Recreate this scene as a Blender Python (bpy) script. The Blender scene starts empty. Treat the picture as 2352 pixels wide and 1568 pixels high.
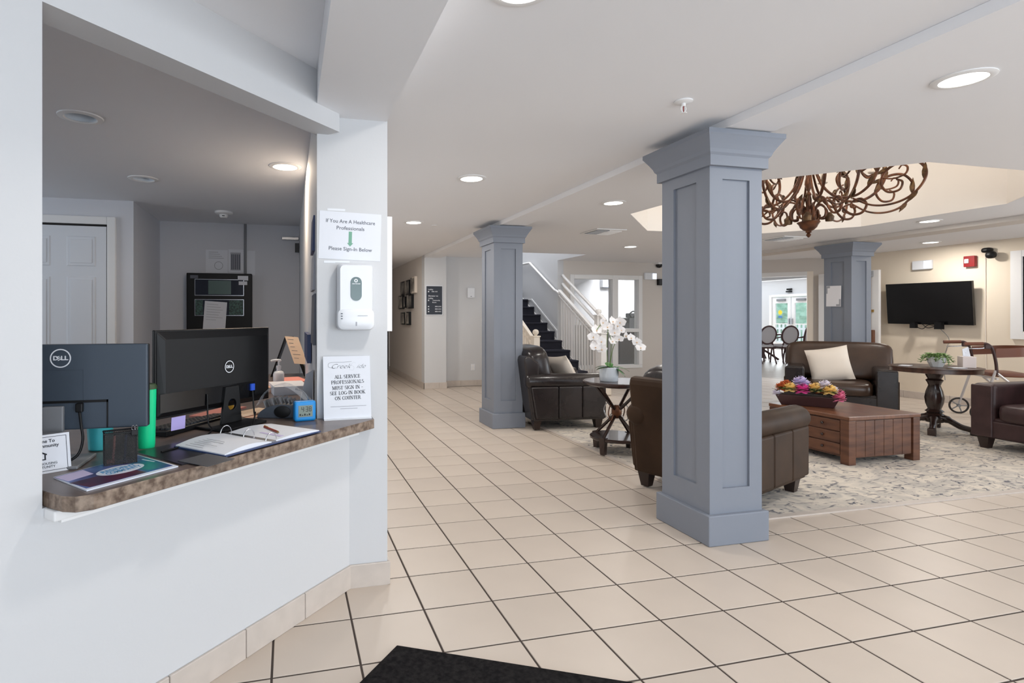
import bpy, bmesh, math, random
from mathutils import Vector, Matrix
random.seed(7)
PI = math.pi
scene = bpy.context.scene
C = scene.collection

# ------------------------------------------------------------------ camera, world, light, exposure
FOC, PPX, PPY, CAM_H, YAW = 1268.45, 972.3, 726.1, 1.2345, 0.23986
cam_d = bpy.data.cameras.new('camera')
cam = bpy.data.objects.new('camera', cam_d); C.objects.link(cam)
cam.location = (0, 0, CAM_H); cam.rotation_euler = (PI/2, 0, -YAW)
cam_d.sensor_width = 36; cam_d.lens = FOC*36/2352
cam_d.shift_x = (1176-PPX)/2352; cam_d.shift_y = (PPY-784)/2352
cam_d.clip_start = 0.05; cam_d.clip_end = 200
scene.camera = cam

world = bpy.data.worlds.new('world'); scene.world = world; world.use_nodes = True
bg = world.node_tree.nodes['Background']
bg.inputs[0].default_value = (0.80, 0.90, 1.0, 1); bg.inputs[1].default_value = 1.6

scene.view_settings.view_transform = 'Standard'; scene.view_settings.look = 'None'
scene.view_settings.gamma = 1; scene.view_settings.use_curve_mapping = False
scene.view_settings.exposure = -0.14
cy = scene.cycles
cy.use_denoising = True; cy.max_bounces = 9; cy.diffuse_bounces = 6; cy.glossy_bounces = 4
cy.transmission_bounces = 6; cy.transparent_max_bounces = 8; cy.caustics_reflective = False; cy.caustics_refractive = False
cy.sample_clamp_indirect = 6

def area(name, loc, rot, sx, sy, power, col, parent=None, spread=PI):
    d = bpy.data.lights.new(name, 'AREA'); d.shape = 'RECTANGLE'; d.size = sx; d.size_y = sy
    d.energy = power; d.color = col; d.spread = spread
    o = bpy.data.objects.new(name, d); C.objects.link(o); o.location = loc; o.rotation_euler = rot
    if parent: o.parent = parent
    return o
COOL = (0.84, 0.92, 1.0); WARM = (1.0, 0.80, 0.60)
# daylight through the glazed entrance wall behind the camera (sky and sunlit pavement) and the lounge windows on the right
area('entrance_daylight', (2.2, -3.46, 1.15), (PI/2+.62, 0, 0), 6.2, 2.0, 232, COOL)
area('lounge_daylight', (9.16, 0.6, 1.22), (PI/2+.20, 0, PI/2), 3.4, 1.6, 120, (0.90, 0.95, 1.0))
area('office_fill', (-4.40, 3.6, 1.5), (PI/2-.45, 0, -PI/2+.45), 2.2, 1.2, 26, (0.86, 0.92, 1.0))  # unseen fill light, added to brighten the office
area('dining_daylight', (17.85, 16.5, 1.3), (PI/2, 0, PI/2), 5.0, 2.0, 260, (0.90, 0.96, 1.0))
area('stairwell_daylight', (4.3, 10.3, 4.7), (0, 0, 0), 1.0, 3.0, 80, (0.97, 0.98, 1.0))

# ------------------------------------------------------------------ materials
def lin(c):
    return tuple(((x/255)/12.92 if x/255 <= .04045 else ((x/255+.055)/1.055)**2.4) for x in c)
MATS = {}
def mat(name, rgb, rough=.5, metal=0, spec=.5, var=0, vscale=20, bump=0, bscale=200, emit=0, alpha=1, trans=0, rgb2=None, aniso=None, coat=0, detail=4):
    m = bpy.data.materials.new(name); m.use_nodes = True; MATS[name] = m
    nt = m.node_tree; b = nt.nodes['Principled BSDF']
    col = lin(rgb)+(1,)
    b.inputs['Base Color'].default_value = col; b.inputs['Roughness'].default_value = rough
    b.inputs['Metallic'].default_value = metal; b.inputs['Specular IOR Level'].default_value = spec
    b.inputs['Alpha'].default_value = alpha; b.inputs['Transmission Weight'].default_value = trans
    b.inputs['Coat Weight'].default_value = coat
    if emit:
        b.inputs['Emission Color'].default_value = col; b.inputs['Emission Strength'].default_value = emit
    if var or rgb2:
        tc = nt.nodes.new('ShaderNodeTexCoord'); n = nt.nodes.new('ShaderNodeTexNoise'); r = nt.nodes.new('ShaderNodeValToRGB')
        n.inputs['Scale'].default_value = vscale; n.inputs['Detail'].default_value = detail
        src = tc.outputs['Object']
        if aniso:
            mp = nt.nodes.new('ShaderNodeMapping'); mp.inputs['Scale'].default_value = aniso
            nt.links.new(src, mp.inputs[0]); src = mp.outputs[0]
        nt.links.new(src, n.inputs['Vector']); nt.links.new(n.outputs['Fac'], r.inputs[0])
        c2 = lin(rgb2) if rgb2 else tuple(x*(1-var) for x in col[:3]); c1 = col[:3] if rgb2 else tuple(min(1, x*(1+var)) for x in col[:3])
        r.color_ramp.elements[0].position = .35; r.color_ramp.elements[1].position = .65
        r.color_ramp.elements[0].color = (*c2, 1); r.color_ramp.elements[1].color = (*c1, 1)
        nt.links.new(r.outputs[0], b.inputs['Base Color'])
    if bump:
        tc = nt.nodes.new('ShaderNodeTexCoord'); n = nt.nodes.new('ShaderNodeTexNoise'); n.inputs['Scale'].default_value = bscale
        n.inputs['Detail'].default_value = 3
        bp = nt.nodes.new('ShaderNodeBump'); bp.inputs['Strength'].default_value = bump; bp.inputs['Distance'].default_value = .002
        nt.links.new(tc.outputs['Object'], n.inputs['Vector']); nt.links.new(n.outputs['Fac'], bp.inputs['Height']); nt.links.new(bp.outputs[0], b.inputs['Normal'])
    return m
mat('wall', (208, 209, 211), .75, spec=.25, bump=.12, bscale=90)
mat('wall_far', (214, 208, 202), .8, spec=.2)
mat('wall_office', (212, 214, 220), .8, spec=.2)
mat('ceil', (238, 239, 242), .85, spec=.15, bump=.1, bscale=70)
mat('trimw', (236, 236, 236), .45, spec=.4)
mat('wall_tv', (230, 218, 200), .8, spec=.2)
mat('cream', (240, 235, 229), .8, spec=.1)
mat('column', (131, 137, 148), .55, spec=.35, bump=.05, bscale=120)
mat('grout', (70, 60, 54), .9)
mat('tile', (201, 188, 175), .38, spec=.45, var=.035, vscale=1.7, bump=.03, bscale=60)
mat('basetile', (200, 190, 181), .45, var=.04, vscale=14)
mat('leather', (58, 42, 30), .55, spec=.18, var=.18, vscale=5, bump=.25, bscale=160)
mat('leather_dark', (38, 32, 32), .24, spec=.55, var=.18, vscale=5, bump=.25, bscale=160)
mat('leather_brown', (66, 47, 35), .30, spec=.5, var=.2, vscale=6, bump=.25, bscale=160)
mat('leather_plum', (58, 40, 40), .42, spec=.4, var=.2, vscale=9, bump=.3, bscale=160)
mat('foot', (40, 26, 22), .35)
mat('cushion', (232, 222, 210), .9, spec=.1, bump=.25, bscale=300)
mat('cushion_white', (238, 238, 242), .9, spec=.1, bump=.25, bscale=300)
mat('wood_coffee', (106, 68, 48), .42, rgb2=(76, 46, 34), vscale=3, aniso=(1.5, 1.5, 9))
mat('wood_coffee_top', (122, 80, 56), .3, rgb2=(90, 56, 40), vscale=2.5, aniso=(8, 1, 1))
mat('wood_dark', (48, 32, 28), .25, var=.25, vscale=6, coat=.3)
mat('wood_round', (78, 52, 40), .28, rgb2=(58, 38, 30), vscale=5, aniso=(1, 6, 1))
mat('wood_chair', (88, 58, 58), .4)
mat('iron', (118, 74, 48), .42, metal=.45, rgb2=(72, 46, 34), vscale=14)
mat('iron_leaf', (122, 92, 58), .5, metal=.4, rgb2=(66, 46, 30), vscale=20)
mat('black', (14, 14, 16), .45, spec=.3)
mat('blackgloss', (10, 10, 12), .12)
mat('monitor_grey', (62, 72, 84), .42, spec=.4, bump=.05, bscale=400)
mat('monitor_dark', (52, 62, 74), .42)
mat('darkgrey', (52, 54, 58), .5)
mat('midgrey', (128, 130, 134), .5)
mat('silver', (190, 192, 196), .25, metal=.9)
mat('chrome', (220, 220, 225), .12, metal=1)
mat('white_plastic', (228, 231, 236), .35, spec=.5)
mat('paper', (226, 229, 236), .8, spec=.15)
mat('ink', (38, 40, 48), .8)
mat('ink_grey', (98, 102, 112), .8)
mat('ink_light', (168, 170, 178), .8)
mat('arrow_green', (120, 170, 148), .7)
mat('disp_window', (62, 88, 88), .15)
mat('countertop', (112, 97, 90), .3, rgb2=(88, 76, 72), vscale=7, detail=8)
mat('counter_edge', (150, 132, 116), .55, rgb2=(88, 70, 58), vscale=42, detail=9, bump=.3, bscale=150)
mat('green', (20, 214, 146), .35, spec=.4)
mat('teal', (70, 190, 200), .35)
mat('pink', (226, 40, 92), .5)
mat('sticky_purple', (176, 164, 220), .8)
mat('sticky_yellow', (236, 178, 62), .8)
mat('peach', (232, 188, 160), .85)
mat('salmon', (228, 150, 138), .8)
mat('beige_paper', (234, 208, 180), .85)
mat('clock_blue', (24, 140, 214), .4)
mat('lcd', (120, 132, 122), .3)
mat('lcd_dark', (18, 20, 22), .5)
mat('vga_blue', (40, 84, 196), .45)
mat('mesh_black', (22, 23, 26), .5)
mat('pen_red', (150, 58, 42), .4)
mat('navy', (38, 58, 104), .5)
mat('brochure', (96, 118, 176), .35, rgb2=(66, 58, 110), vscale=14, detail=6)
mat('brochure_maroon', (92, 34, 62), .35, rgb2=(48, 32, 62), vscale=12)
mat('brochure_teal', (44, 116, 116), .35, rgb2=(48, 66, 140), vscale=16)
mat('brochure_white', (226, 232, 244), .35)
mat('print_blue', (92, 158, 204), .5)
mat('folder', (30, 30, 36), .3)
mat('lavender', (206, 196, 228), .8)
mat('clear_plastic', (225, 232, 240), .08, alpha=.28, spec=.8)
mat('glass', (235, 245, 245), .02, alpha=.10, spec=.6)
mat('rollerdark', (60, 66, 76), .5)
mat('carpet', (52, 52, 60), .95, spec=.05, bump=.5, bscale=400)
mat('floormat', (42, 40, 40), .95, spec=.05, rgb2=(26, 25, 26), vscale=60, bump=.6, bscale=300)
mat('stair_white', (238, 236, 234), .45)
mat('stair_cream', (238, 228, 214), .45)
mat('red_alarm', (140, 22, 26), .4)
mat('lens_white', (255, 252, 244), .3, emit=6)
mat('lens_small', (225, 238, 255), .3, emit=1.6)
mat('signdark', (36, 42, 54), .45)
mat('tv', (8, 8, 10), .16)
mat('orchid', (248, 246, 246), .7)
mat('orchid_core', (226, 190, 150), .7)
mat('stem', (104, 128, 72), .6)
mat('leaf', (64, 126, 60), .45, var=.2, vscale=8)
mat('leaf_dark', (54, 74, 42), .5, var=.2, vscale=8)
mat('succulent', (118, 148, 88), .6, var=.2, vscale=14)
mat('ceramic', (222, 230, 238), .3, var=.04, vscale=9)
mat('ceramic_grey', (206, 208, 208), .3)
mat('soil', (60, 46, 36), .95)
mat('planter', (58, 34, 34), .4)
mat('fl_yellow', (246, 216, 140), .7); mat('fl_pink', (232, 84, 168), .7); mat('fl_lilac', (214, 204, 234), .7)
mat('fl_orange', (206, 112, 62), .7); mat('fl_rose', (226, 128, 160), .7); mat('fl_white', (232, 226, 236), .7)
mat('walker', (108, 62, 42), .42); mat('walker_dark', (58, 34, 32), .45); mat('rubber', (44, 40, 40), .7); mat('walker_tube', (200, 196, 194), .35, metal=.5)
mat('tissue', (226, 214, 210), .8)
mat('brass', (196, 160, 96), .3, metal=.9)
mat('cabinet_brown', (62, 42, 40), .5)
mat('hedge', (176, 214, 190), .9, rgb2=(116, 176, 146), vscale=3)
mat('pavement', (206, 204, 198), .9)
mat('fence_white', (240, 242, 242), .6)
mat('photo_dark', (44, 42, 42), .4, rgb2=(150, 146, 140), vscale=9)
mat('photo_light', (196, 190, 180), .4, rgb2=(90, 86, 80), vscale=8)
mat('pcb', (70, 104, 96), .5, rgb2=(30, 44, 44), vscale=60)
mat('lcdpanel', (92, 112, 108), .2); mat('panelglass', (38, 42, 56), .1)
mat('sticker_yellow', (240, 214, 40), .5); mat('sticker_blue', (60, 120, 200), .5)
mat('seat_cream', (226, 220, 222), .8)
mat('door_white', (222, 226, 232), .5)
mat('doorgap', (20, 18, 18), .8)

def rugmat():
    m = bpy.data.materials.new('rug'); m.use_nodes = True; MATS['rug'] = m
    nt = m.node_tree; N = nt.nodes; L = nt.links; b = N['Principled BSDF']; b.inputs['Roughness'].default_value = .95; b.inputs['Specular IOR Level'].default_value = .05
    tc = N.new('ShaderNodeTexCoord')
    n1 = N.new('ShaderNodeTexNoise'); n1.inputs['Scale'].default_value = 3.2; n1.inputs['Detail'].default_value = 6; n1.inputs['Distortion'].default_value = 2.2
    n2 = N.new('ShaderNodeTexNoise'); n2.inputs['Scale'].default_value = 15; n2.inputs['Detail'].default_value = 4; n2.inputs['Distortion'].default_value = 1.2
    vo = N.new('ShaderNodeTexVoronoi'); vo.feature = 'DISTANCE_TO_EDGE'; vo.inputs['Scale'].default_value = 3.4
    mx = N.new('ShaderNodeVectorMath'); mx.operation = 'ADD'; sc_ = N.new('ShaderNodeVectorMath'); sc_.operation = 'SCALE'; sc_.inputs['Scale'].default_value = .25
    L.new(tc.outputs['Object'], n1.inputs['Vector']); L.new(tc.outputs['Object'], n2.inputs['Vector'])
    L.new(n1.outputs['Color'], sc_.inputs[0]); L.new(tc.outputs['Object'], mx.inputs[0]); L.new(sc_.outputs[0], mx.inputs[1]); L.new(mx.outputs[0], vo.inputs['Vector'])
    r0 = N.new('ShaderNodeValToRGB'); e = r0.color_ramp.elements; e[0].position = .40; e[0].color = (*lin((196, 190, 182)), 1); e[1].position = .60; e[1].color = (*lin((222, 213, 200)), 1)
    L.new(n1.outputs['Fac'], r0.inputs[0])
    r1 = N.new('ShaderNodeValToRGB'); e = r1.color_ramp.elements; e[0].position = .015; e[0].color = (1, 1, 1, 1); e[1].position = .05; e[1].color = (0, 0, 0, 1)
    L.new(vo.outputs['Distance'], r1.inputs[0])
    r2 = N.new('ShaderNodeValToRGB'); e = r2.color_ramp.elements; e[0].position = .52; e[0].color = (0, 0, 0, 1); e[1].position = .60; e[1].color = (1, 1, 1, 1)
    L.new(n2.outputs['Fac'], r2.inputs[0])
    mul = N.new('ShaderNodeMath'); mul.operation = 'MULTIPLY'; L.new(r1.outputs[0], mul.inputs[0]); L.new(r2.outputs[0], mul.inputs[1])
    r3 = N.new('ShaderNodeValToRGB'); e = r3.color_ramp.elements; e[0].position = .565; e[0].color = (0, 0, 0, 1); e[1].position = .65; e[1].color = (.75, .75, .75, 1)
    n3 = N.new('ShaderNodeTexNoise'); n3.inputs['Scale'].default_value = 9; n3.inputs['Detail'].default_value = 5; n3.inputs['Distortion'].default_value = 3
    mp = N.new('ShaderNodeMapping'); mp.inputs['Scale'].default_value = (.55, 1.3, 1); L.new(tc.outputs['Object'], mp.inputs[0]); L.new(mp.outputs[0], n3.inputs['Vector']); L.new(n3.outputs['Fac'], r3.inputs[0])
    ad = N.new('ShaderNodeMath'); ad.operation = 'MAXIMUM'; L.new(mul.outputs[0], ad.inputs[0]); L.new(r3.outputs[0], ad.inputs[1])
    mc = N.new('ShaderNodeMix'); mc.data_type = 'RGBA'; L.new(ad.outputs[0], mc.inputs['Factor']); L.new(r0.outputs[0], mc.inputs['A']); mc.inputs['B'].default_value = (*lin((98, 100, 110)), 1)
    L.new(mc.outputs['Result'], b.inputs['Base Color'])
    bp = N.new('ShaderNodeBump'); bp.inputs['Strength'].default_value = .4; bp.inputs['Distance'].default_value = .003
    n4 = N.new('ShaderNodeTexNoise'); n4.inputs['Scale'].default_value = 350; L.new(tc.outputs['Object'], n4.inputs['Vector']); L.new(n4.outputs['Fac'], bp.inputs['Height']); L.new(bp.outputs[0], b.inputs['Normal'])
rugmat()

# ------------------------------------------------------------------ helpers
def cr(pts, n=6):
    """Catmull-Rom through points"""
    P = [Vector(p) for p in pts]; out = []
    for i in range(len(P)-1):
        p0 = P[i-1] if i else P[0]*2-P[1]; p1 = P[i]; p2 = P[i+1]; p3 = P[i+2] if i+2 < len(P) else P[-1]*2-P[-2]
        for k in range(n):
            t = k/n
            out.append(.5*((2*p1)+(-p0+p2)*t+(2*p0-5*p1+4*p2-p3)*t*t+(-p0+3*p1-3*p2+p3)*t**3))
    out.append(P[-1]); return out

class MB:
    def __init__(s): s.v = []; s.f = []; s.M = Matrix()
    def add(s, vs, fs):
        b = len(s.v); s.v += [tuple(s.M @ Vector(p)) for p in vs]; s.f += [tuple(b+i for i in f) for f in fs]; return s
    def box(s, x0, x1, y0, y1, z0, z1):
        return s.hexa([(x0,y0,z0),(x1,y0,z0),(x1,y1,z0),(x0,y1,z0),(x0,y0,z1),(x1,y0,z1),(x1,y1,z1),(x0,y1,z1)])
    def hexa(s, p): return s.add(p, [(3,2,1,0),(4,5,6,7),(0,1,5,4),(1,2,6,5),(2,3,7,6),(3,0,4,7)])
    def prism(s, poly, a, b, ax='z'):
        n = len(poly)
        def m(p, t): return (p[0],p[1],t) if ax=='z' else ((p[0],t,p[1]) if ax=='y' else (t,p[0],p[1]))
        vs = [m(p,a) for p in poly]+[m(p,b) for p in poly]
        return s.add(vs, [tuple(range(n))[::-1], tuple(range(n,2*n))]+[(i,(i+1)%n,n+(i+1)%n,n+i) for i in range(n)])
    def tube(s, pts, r, n=8, cap=True):
        P = [Vector(p) for p in pts]; k = len(P); R = r if isinstance(r,(list,tuple)) else [r]*k
        vs = []; up = None
        for i in range(k):
            d = (P[min(i+1,k-1)]-P[max(i-1,0)]).normalized()
            if up is None: up = Vector((0,0,1)) if abs(d.z)<.9 else Vector((1,0,0))
            u = (up - d*up.dot(d)); u = u.normalized() if u.length>1e-6 else d.orthogonal().normalized(); w = d.cross(u); up = u
            for j in range(n):
                a = 2*PI*j/n; vs.append(P[i]+(u*math.cos(a)+w*math.sin(a))*R[i])
        fs = [(i*n+j, i*n+(j+1)%n, (i+1)*n+(j+1)%n, (i+1)*n+j) for i in range(k-1) for j in range(n)]
        if cap: fs += [tuple(range(n))[::-1], tuple(range((k-1)*n, k*n))]
        return s.add(vs, fs)
    def cyl(s, p0, p1, r0, r1=None, n=16): return s.tube([p0,p1],[r0, r0 if r1 is None else r1], n)
    def lathe(s, prof, n=24, c=(0,0,0), cap=True):
        vs = []; k = len(prof)
        for r,z in prof:
            for j in range(n): a = 2*PI*j/n; vs.append((c[0]+r*math.cos(a), c[1]+r*math.sin(a), c[2]+z))
        fs = [(i*n+j, i*n+(j+1)%n, (i+1)*n+(j+1)%n, (i+1)*n+j) for i in range(k-1) for j in range(n)]
        if cap: fs += [tuple(range(n))[::-1], tuple(range((k-1)*n, k*n))]
        return s.add(vs, fs)
    def ell(s, c, h, e=2., nu=20, nv=12):
        f = lambda w,m: math.copysign(abs(w)**m, w)
        vs = []
        for i in range(nv+1):
            ph = -PI/2+PI*i/nv
            for j in range(nu):
                th = 2*PI*j/nu; k = 2/e
                vs.append((c[0]+h[0]*f(math.cos(ph),k)*f(math.cos(th),k), c[1]+h[1]*f(math.cos(ph),k)*f(math.sin(th),k), c[2]+h[2]*f(math.sin(ph),k)))
        fs = [(i*nu+j, i*nu+(j+1)%nu, (i+1)*nu+(j+1)%nu, (i+1)*nu+j) for i in range(nv) for j in range(nu)]
        return s.add(vs, fs)
    def pillow(s, w, h, t, n=10):
        vs = []
        for sd in (1,-1):
            for i in range(n+1):
                for j in range(n+1):
                    u = -1+2*i/n; v = -1+2*j/n
                    th = sd*t*((1-abs(u)**3)*(1-abs(v)**3))**.6
                    pin = 1-.06*(1-u*u)*abs(v)**3 ; pin2 = 1-.06*(1-v*v)*abs(u)**3
                    vs.append((u*w/2*pin2, th+sd*.002, v*h/2*pin))
        m = (n+1)**2; fs = []
        for i in range(n):
            for j in range(n):
                a = i*(n+1)+j; q = (a, a+1, a+n+2, a+n+1); fs += [q, tuple(m+x for x in q[::-1])]
        rim = [i*(n+1) for i in range(n+1)]+[n*(n+1)+j for j in range(1,n+1)]+[i*(n+1)+n for i in range(n-1,-1,-1)]+[j for j in range(n-1,0,-1)]
        fs += [(rim[i], rim[(i+1)%len(rim)], m+rim[(i+1)%len(rim)], m+rim[i]) for i in range(len(rim))]
        return s.add(vs, fs)
    def leaf(s, base, d, w, up=(0,0,1), t=.0015, bend=.0, n=4):
        """pointed leaf with thickness along direction d"""
        B = Vector(base); D = Vector(d); ln = D.length; D = D.normalized(); U = Vector(up); W = D.cross(U)
        if W.length < 1e-5: W = D.orthogonal()
        W.normalize(); U = W.cross(D).normalized()
        top = []
        for i in range(n+1):
            a = i/n; ww = w*math.sin(PI*min(1, .12+a*.88))*(1 if i<n else 0)+ .0006
            p = B+D*ln*a+U*(bend*ln*(-(a*a)))
            top.append((p-W*ww, p+U*.12*ww, p+W*ww))
        vs = []; 
        for tr in top: vs += [tr[0], tr[1], tr[2], tr[1]-U*t*2]
        fs = []
        for i in range(n):
            for j in range(4): fs.append((i*4+j, i*4+(j+1)%4, (i+1)*4+(j+1)%4, (i+1)*4+j))
        fs += [(3,2,1,0), tuple(n*4+j for j in range(4))]
        return s.add(vs, fs)
    def mesh(s, name):
        me = bpy.data.meshes.new(name); me.from_pydata(s.v, [], s.f)
        bm = bmesh.new(); bm.from_mesh(me); bmesh.ops.recalc_face_normals(bm, faces=bm.faces); bm.to_mesh(me); bm.free()
        return me
    def build(s, name, m, parent=None, smooth=None, bevel=0, seg=2, loc=None, rotz=0):
        me = s.mesh(name)
        if smooth is not None:
            me.shade_smooth(); me.set_sharp_from_angle(angle=math.radians(smooth))
        return link(name, me, m, parent, bevel, seg, loc, rotz)
def link(name, me, m, parent=None, bevel=0, seg=2, loc=None, rotz=0):
    o = bpy.data.objects.new(name, me); C.objects.link(o)
    if m and not me.materials: me.materials.append(MATS[m] if isinstance(m,str) else m)
    if parent: o.parent = parent
    if loc: o.location = loc
    o.rotation_euler.z = rotz
    if bevel:
        b = o.modifiers.new('bevel','BEVEL'); b.width = bevel; b.segments = seg; b.limit_method = 'ANGLE'; b.angle_limit = math.radians(40)
    return o
def tag(o, label, cat, group=None):
    o['label'] = label; o['category'] = cat
    if group: o['group'] = group
    return o
def thing(name, label, cat, loc=(0,0,0), rotz=0, group=None):
    o = bpy.data.objects.new(name, None); o.empty_display_size = .1; C.objects.link(o); o.location = loc; o.rotation_euler = (0,0,rotz)
    return tag(o, label, cat, group)
def struct(o, label=None):
    o['kind'] = 'structure'
    if label: o['label'] = label
    return o
def copy_tree(o, parent=None, label=None, loc=None, rotz=None):
    c = o.copy(); C.objects.link(c); c.parent = parent
    if label: c['label'] = label
    if loc: c.location = loc
    if rotz is not None: c.rotation_euler.z = rotz
    for ch in list(o.children):
        if ch.type in ('MESH','EMPTY','LIGHT'): copy_tree(ch, c)
    return c
def B(*a): return MB().box(*a)
def rot(axis, deg): return Matrix.Rotation(math.radians(deg), 4, axis)
def tr(x, y, z): return Matrix.Translation((x,y,z))
def frame(o, x, y): # matrix with given origin, x and y axes
    X = Vector(x).normalized(); Y = Vector(y).normalized(); Z = X.cross(Y); O = Vector(o)
    return Matrix(((X.x,Y.x,Z.x,O.x),(X.y,Y.y,Z.y,O.y),(X.z,Y.z,Z.z,O.z),(0,0,0,1)))
def text(name, body, m, parent, M, size, width=None, align='CENTER', shear=0, bold=0, thick=.0002, line=1.0):
    cu = bpy.data.curves.new(name, 'FONT'); cu.body = body; cu.size = size; cu.align_x = align; cu.align_y = 'CENTER'
    cu.shear = shear; cu.offset = bold; cu.extrude = thick; cu.space_line = line; cu.resolution_u = 3
    o = bpy.data.objects.new(name, cu); C.objects.link(o)
    dg = bpy.context.evaluated_depsgraph_get(); me = bpy.data.meshes.new_from_object(o.evaluated_get(dg))
    C.objects.unlink(o); bpy.data.objects.remove(o); bpy.data.curves.remove(cu)
    me.name = name
    if width:
        xs = [v.co.x for v in me.vertices]; k = width/max(1e-6, max(xs)-min(xs)); me.transform(Matrix.Diagonal((k,1,1,1)))
    me.transform(M); me.materials.clear()
    return link(name, me, m, parent)
# ------------------------------------------------------------------ the setting
ZC = 2.275                      # lobby ceiling
T = 0.305; GX0 = 1.819*T; GY0 = 6.408*T      # tile pitch and grid phase
def proj(X, Y, z=0.):
    xc = X*math.cos(YAW)-Y*math.sin(YAW); zc = X*math.sin(YAW)+Y*math.cos(YAW)
    if zc < .3: return None
    return PPX+FOC*xc/zc, PPY-FOC*(z-CAM_H)/zc, zc
floor = struct(B(-4.5, 19, -4, 19, -.12, -.003).build('floor', 'grout'), 'beige ceramic tile floor laid in a square grid with dark grout')
tiles = []
for i in range(-14, 60):
    for j in range(-14, 56):
        x = GX0+(i+.5)*T; y = GY0+(j+.5)*T
        if x < -1.2 or x > 18 or y > 18 or (x < .05 and y > x+2.6) or (x < .3 and y > 2.8): continue
        if y > 9.35 and x < 7.0 and not (x < 2.3 or 3.6 < x < 5.0): continue
        if x > 9.3 and y < 7.6: continue
        p = proj(x, y)
        out_ = not p or not (-160 < p[0] < 2352+160 and p[1] < 1568+170)
        if out_ and (y < -3.4 or x > 9.1 or (x < .5 and y < -1.5)): continue
        under = (3.0 < x < 7.0 and 3.0 < y < 5.7)
        tiles.append((under or out_, (p[2] if p else 9)**2*math.hypot(x, y), x, y))
tiles.sort()
g = .0042
def tile_mb(x=0, y=0):
    h = T/2-g; m = MB()
    m.add([(x-h,y-h,-.01),(x+h,y-h,-.01),(x+h,y+h,-.01),(x-h,y+h,-.01),(x-h,y-h,-.0012),(x+h,y-h,-.0012),(x+h,y+h,-.0012),(x-h,y+h,-.0012),
           (x-h+.002,y-h+.002,0),(x+h-.002,y-h+.002,0),(x+h-.002,y+h-.002,0),(x-h+.002,y+h-.002,0)],
          [(0,1,5,4),(1,2,6,5),(2,3,7,6),(3,0,4,7),(4,5,9,8),(5,6,10,9),(6,7,11,10),(7,4,8,11),(8,9,10,11)])
    return m
tile_me = tile_mb().mesh('floor_tile'); tile_me.materials.append(MATS['tile'])
for k, (u, a, x, y) in enumerate(tiles[:300]):
    link('floor_tile', tile_me, None, floor, loc=(x, y, 0))
rest = MB()
for u, a, x, y in tiles[300:]:
    m = tile_mb(x, y); rest.add(m.v, m.f)
o = rest.build('far_floor_tiles', 'tile', floor); o['kind'] = 'stuff'
# grain of each tile follows world position through its own object offset
nt = MATS['tile'].node_tree
info = nt.nodes.new('ShaderNodeObjectInfo'); hsv = nt.nodes.new('ShaderNodeHueSaturation'); mr = nt.nodes.new('ShaderNodeMapRange')
mr.inputs['To Min'].default_value = .965; mr.inputs['To Max'].default_value = 1.03
bs = nt.nodes['Principled BSDF']; lk = bs.inputs['Base Color'].links[0]; srcs = lk.from_socket
nt.links.new(info.outputs['Random'], mr.inputs['Value']); nt.links.new(mr.outputs[0], hsv.inputs['Value']); nt.links.new(srcs, hsv.inputs['Color']); nt.links.new(hsv.outputs[0], bs.inputs['Base Color'])

def fill(outer, holes, z, name, m, thick):
    bm = bmesh.new(); es = []
    for lp in [outer]+holes:
        vs = [bm.verts.new((x,y,z)) for x,y in lp]
        es += [bm.edges.new((vs[i], vs[(i+1)%len(vs)])) for i in range(len(vs))]
    bmesh.ops.triangle_fill(bm, edges=es, use_beauty=True)
    bmesh.ops.recalc_face_normals(bm, faces=bm.faces)
    r = bmesh.ops.extrude_face_region(bm, geom=list(bm.faces))
    bmesh.ops.translate(bm, vec=(0,0,thick), verts=[v for v in r['geom'] if isinstance(v, bmesh.types.BMVert)])
    bmesh.ops.recalc_face_normals(bm, faces=bm.faces)
    me = bpy.data.meshes.new(name); bm.to_mesh(me); bm.free()
    return link(name, me, m)
OCT = [(4.20,2.81),(5.62,2.81),(6.46,3.68),(6.46,5.02),(5.66,5.86),(4.24,5.88),(3.38,4.96),(3.43,3.58)]
STW = [(3.57,8.38),(4.885,8.38),(4.885,12.69),(3.57,12.69)]
CANS = [(-1.053,3.224),(-1.065,4.559)]
def circ(x, y, r, n=20): return [(x+r*math.cos(2*PI*k/n), y+r*math.sin(2*PI*k/n)) for k in range(n)]
struct(fill([(-4.5,-4),(9.15,-4),(9.15,7.75),(7.49,9.41),(7.49,13.4),(-4.5,13.4)], [OCT,STW]+[circ(x,y,.078) for x,y in CANS], ZC, 'ceiling', 'ceil', .12), 'white plaster ceiling of the lobby')
struct(B(7.62,9.15,-4,7.75,2.246,2.274).build('ceiling_bay', 'ceil'), 'lower plaster ceiling strip along the television wall')
# octagonal raised tray
tray = MB(); n = len(OCT); OCT = [(4.92+(x-4.92)*.998, 4.345+(y-4.345)*.998) for x, y in OCT]
cxo = sum(p[0] for p in OCT)/n; cyo = sum(p[1] for p in OCT)/n
out = [(cxo+(p[0]-cxo)*1.0012, cyo+(p[1]-cyo)*1.0012) for p in OCT]
for i in range(n):
    a, b, c_, d = OCT[i], OCT[(i+1)%n], out[(i+1)%n], out[i]
    tray.hexa([(*a,ZC+.0005),(*b,ZC+.0005),(*c_,ZC+.0005),(*d,ZC+.0005),(*a,3.55),(*b,3.55),(*c_,3.55),(*d,3.55)])
struct(tray.build('ceiling_tray_wall', 'cream'), 'cream walls of the octagonal raised ceiling tray')
struct(MB().prism(out, 3.55, 3.65).build('ceiling_tray_top', 'cream'), 'cream top of the octagonal raised ceiling tray')
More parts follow.
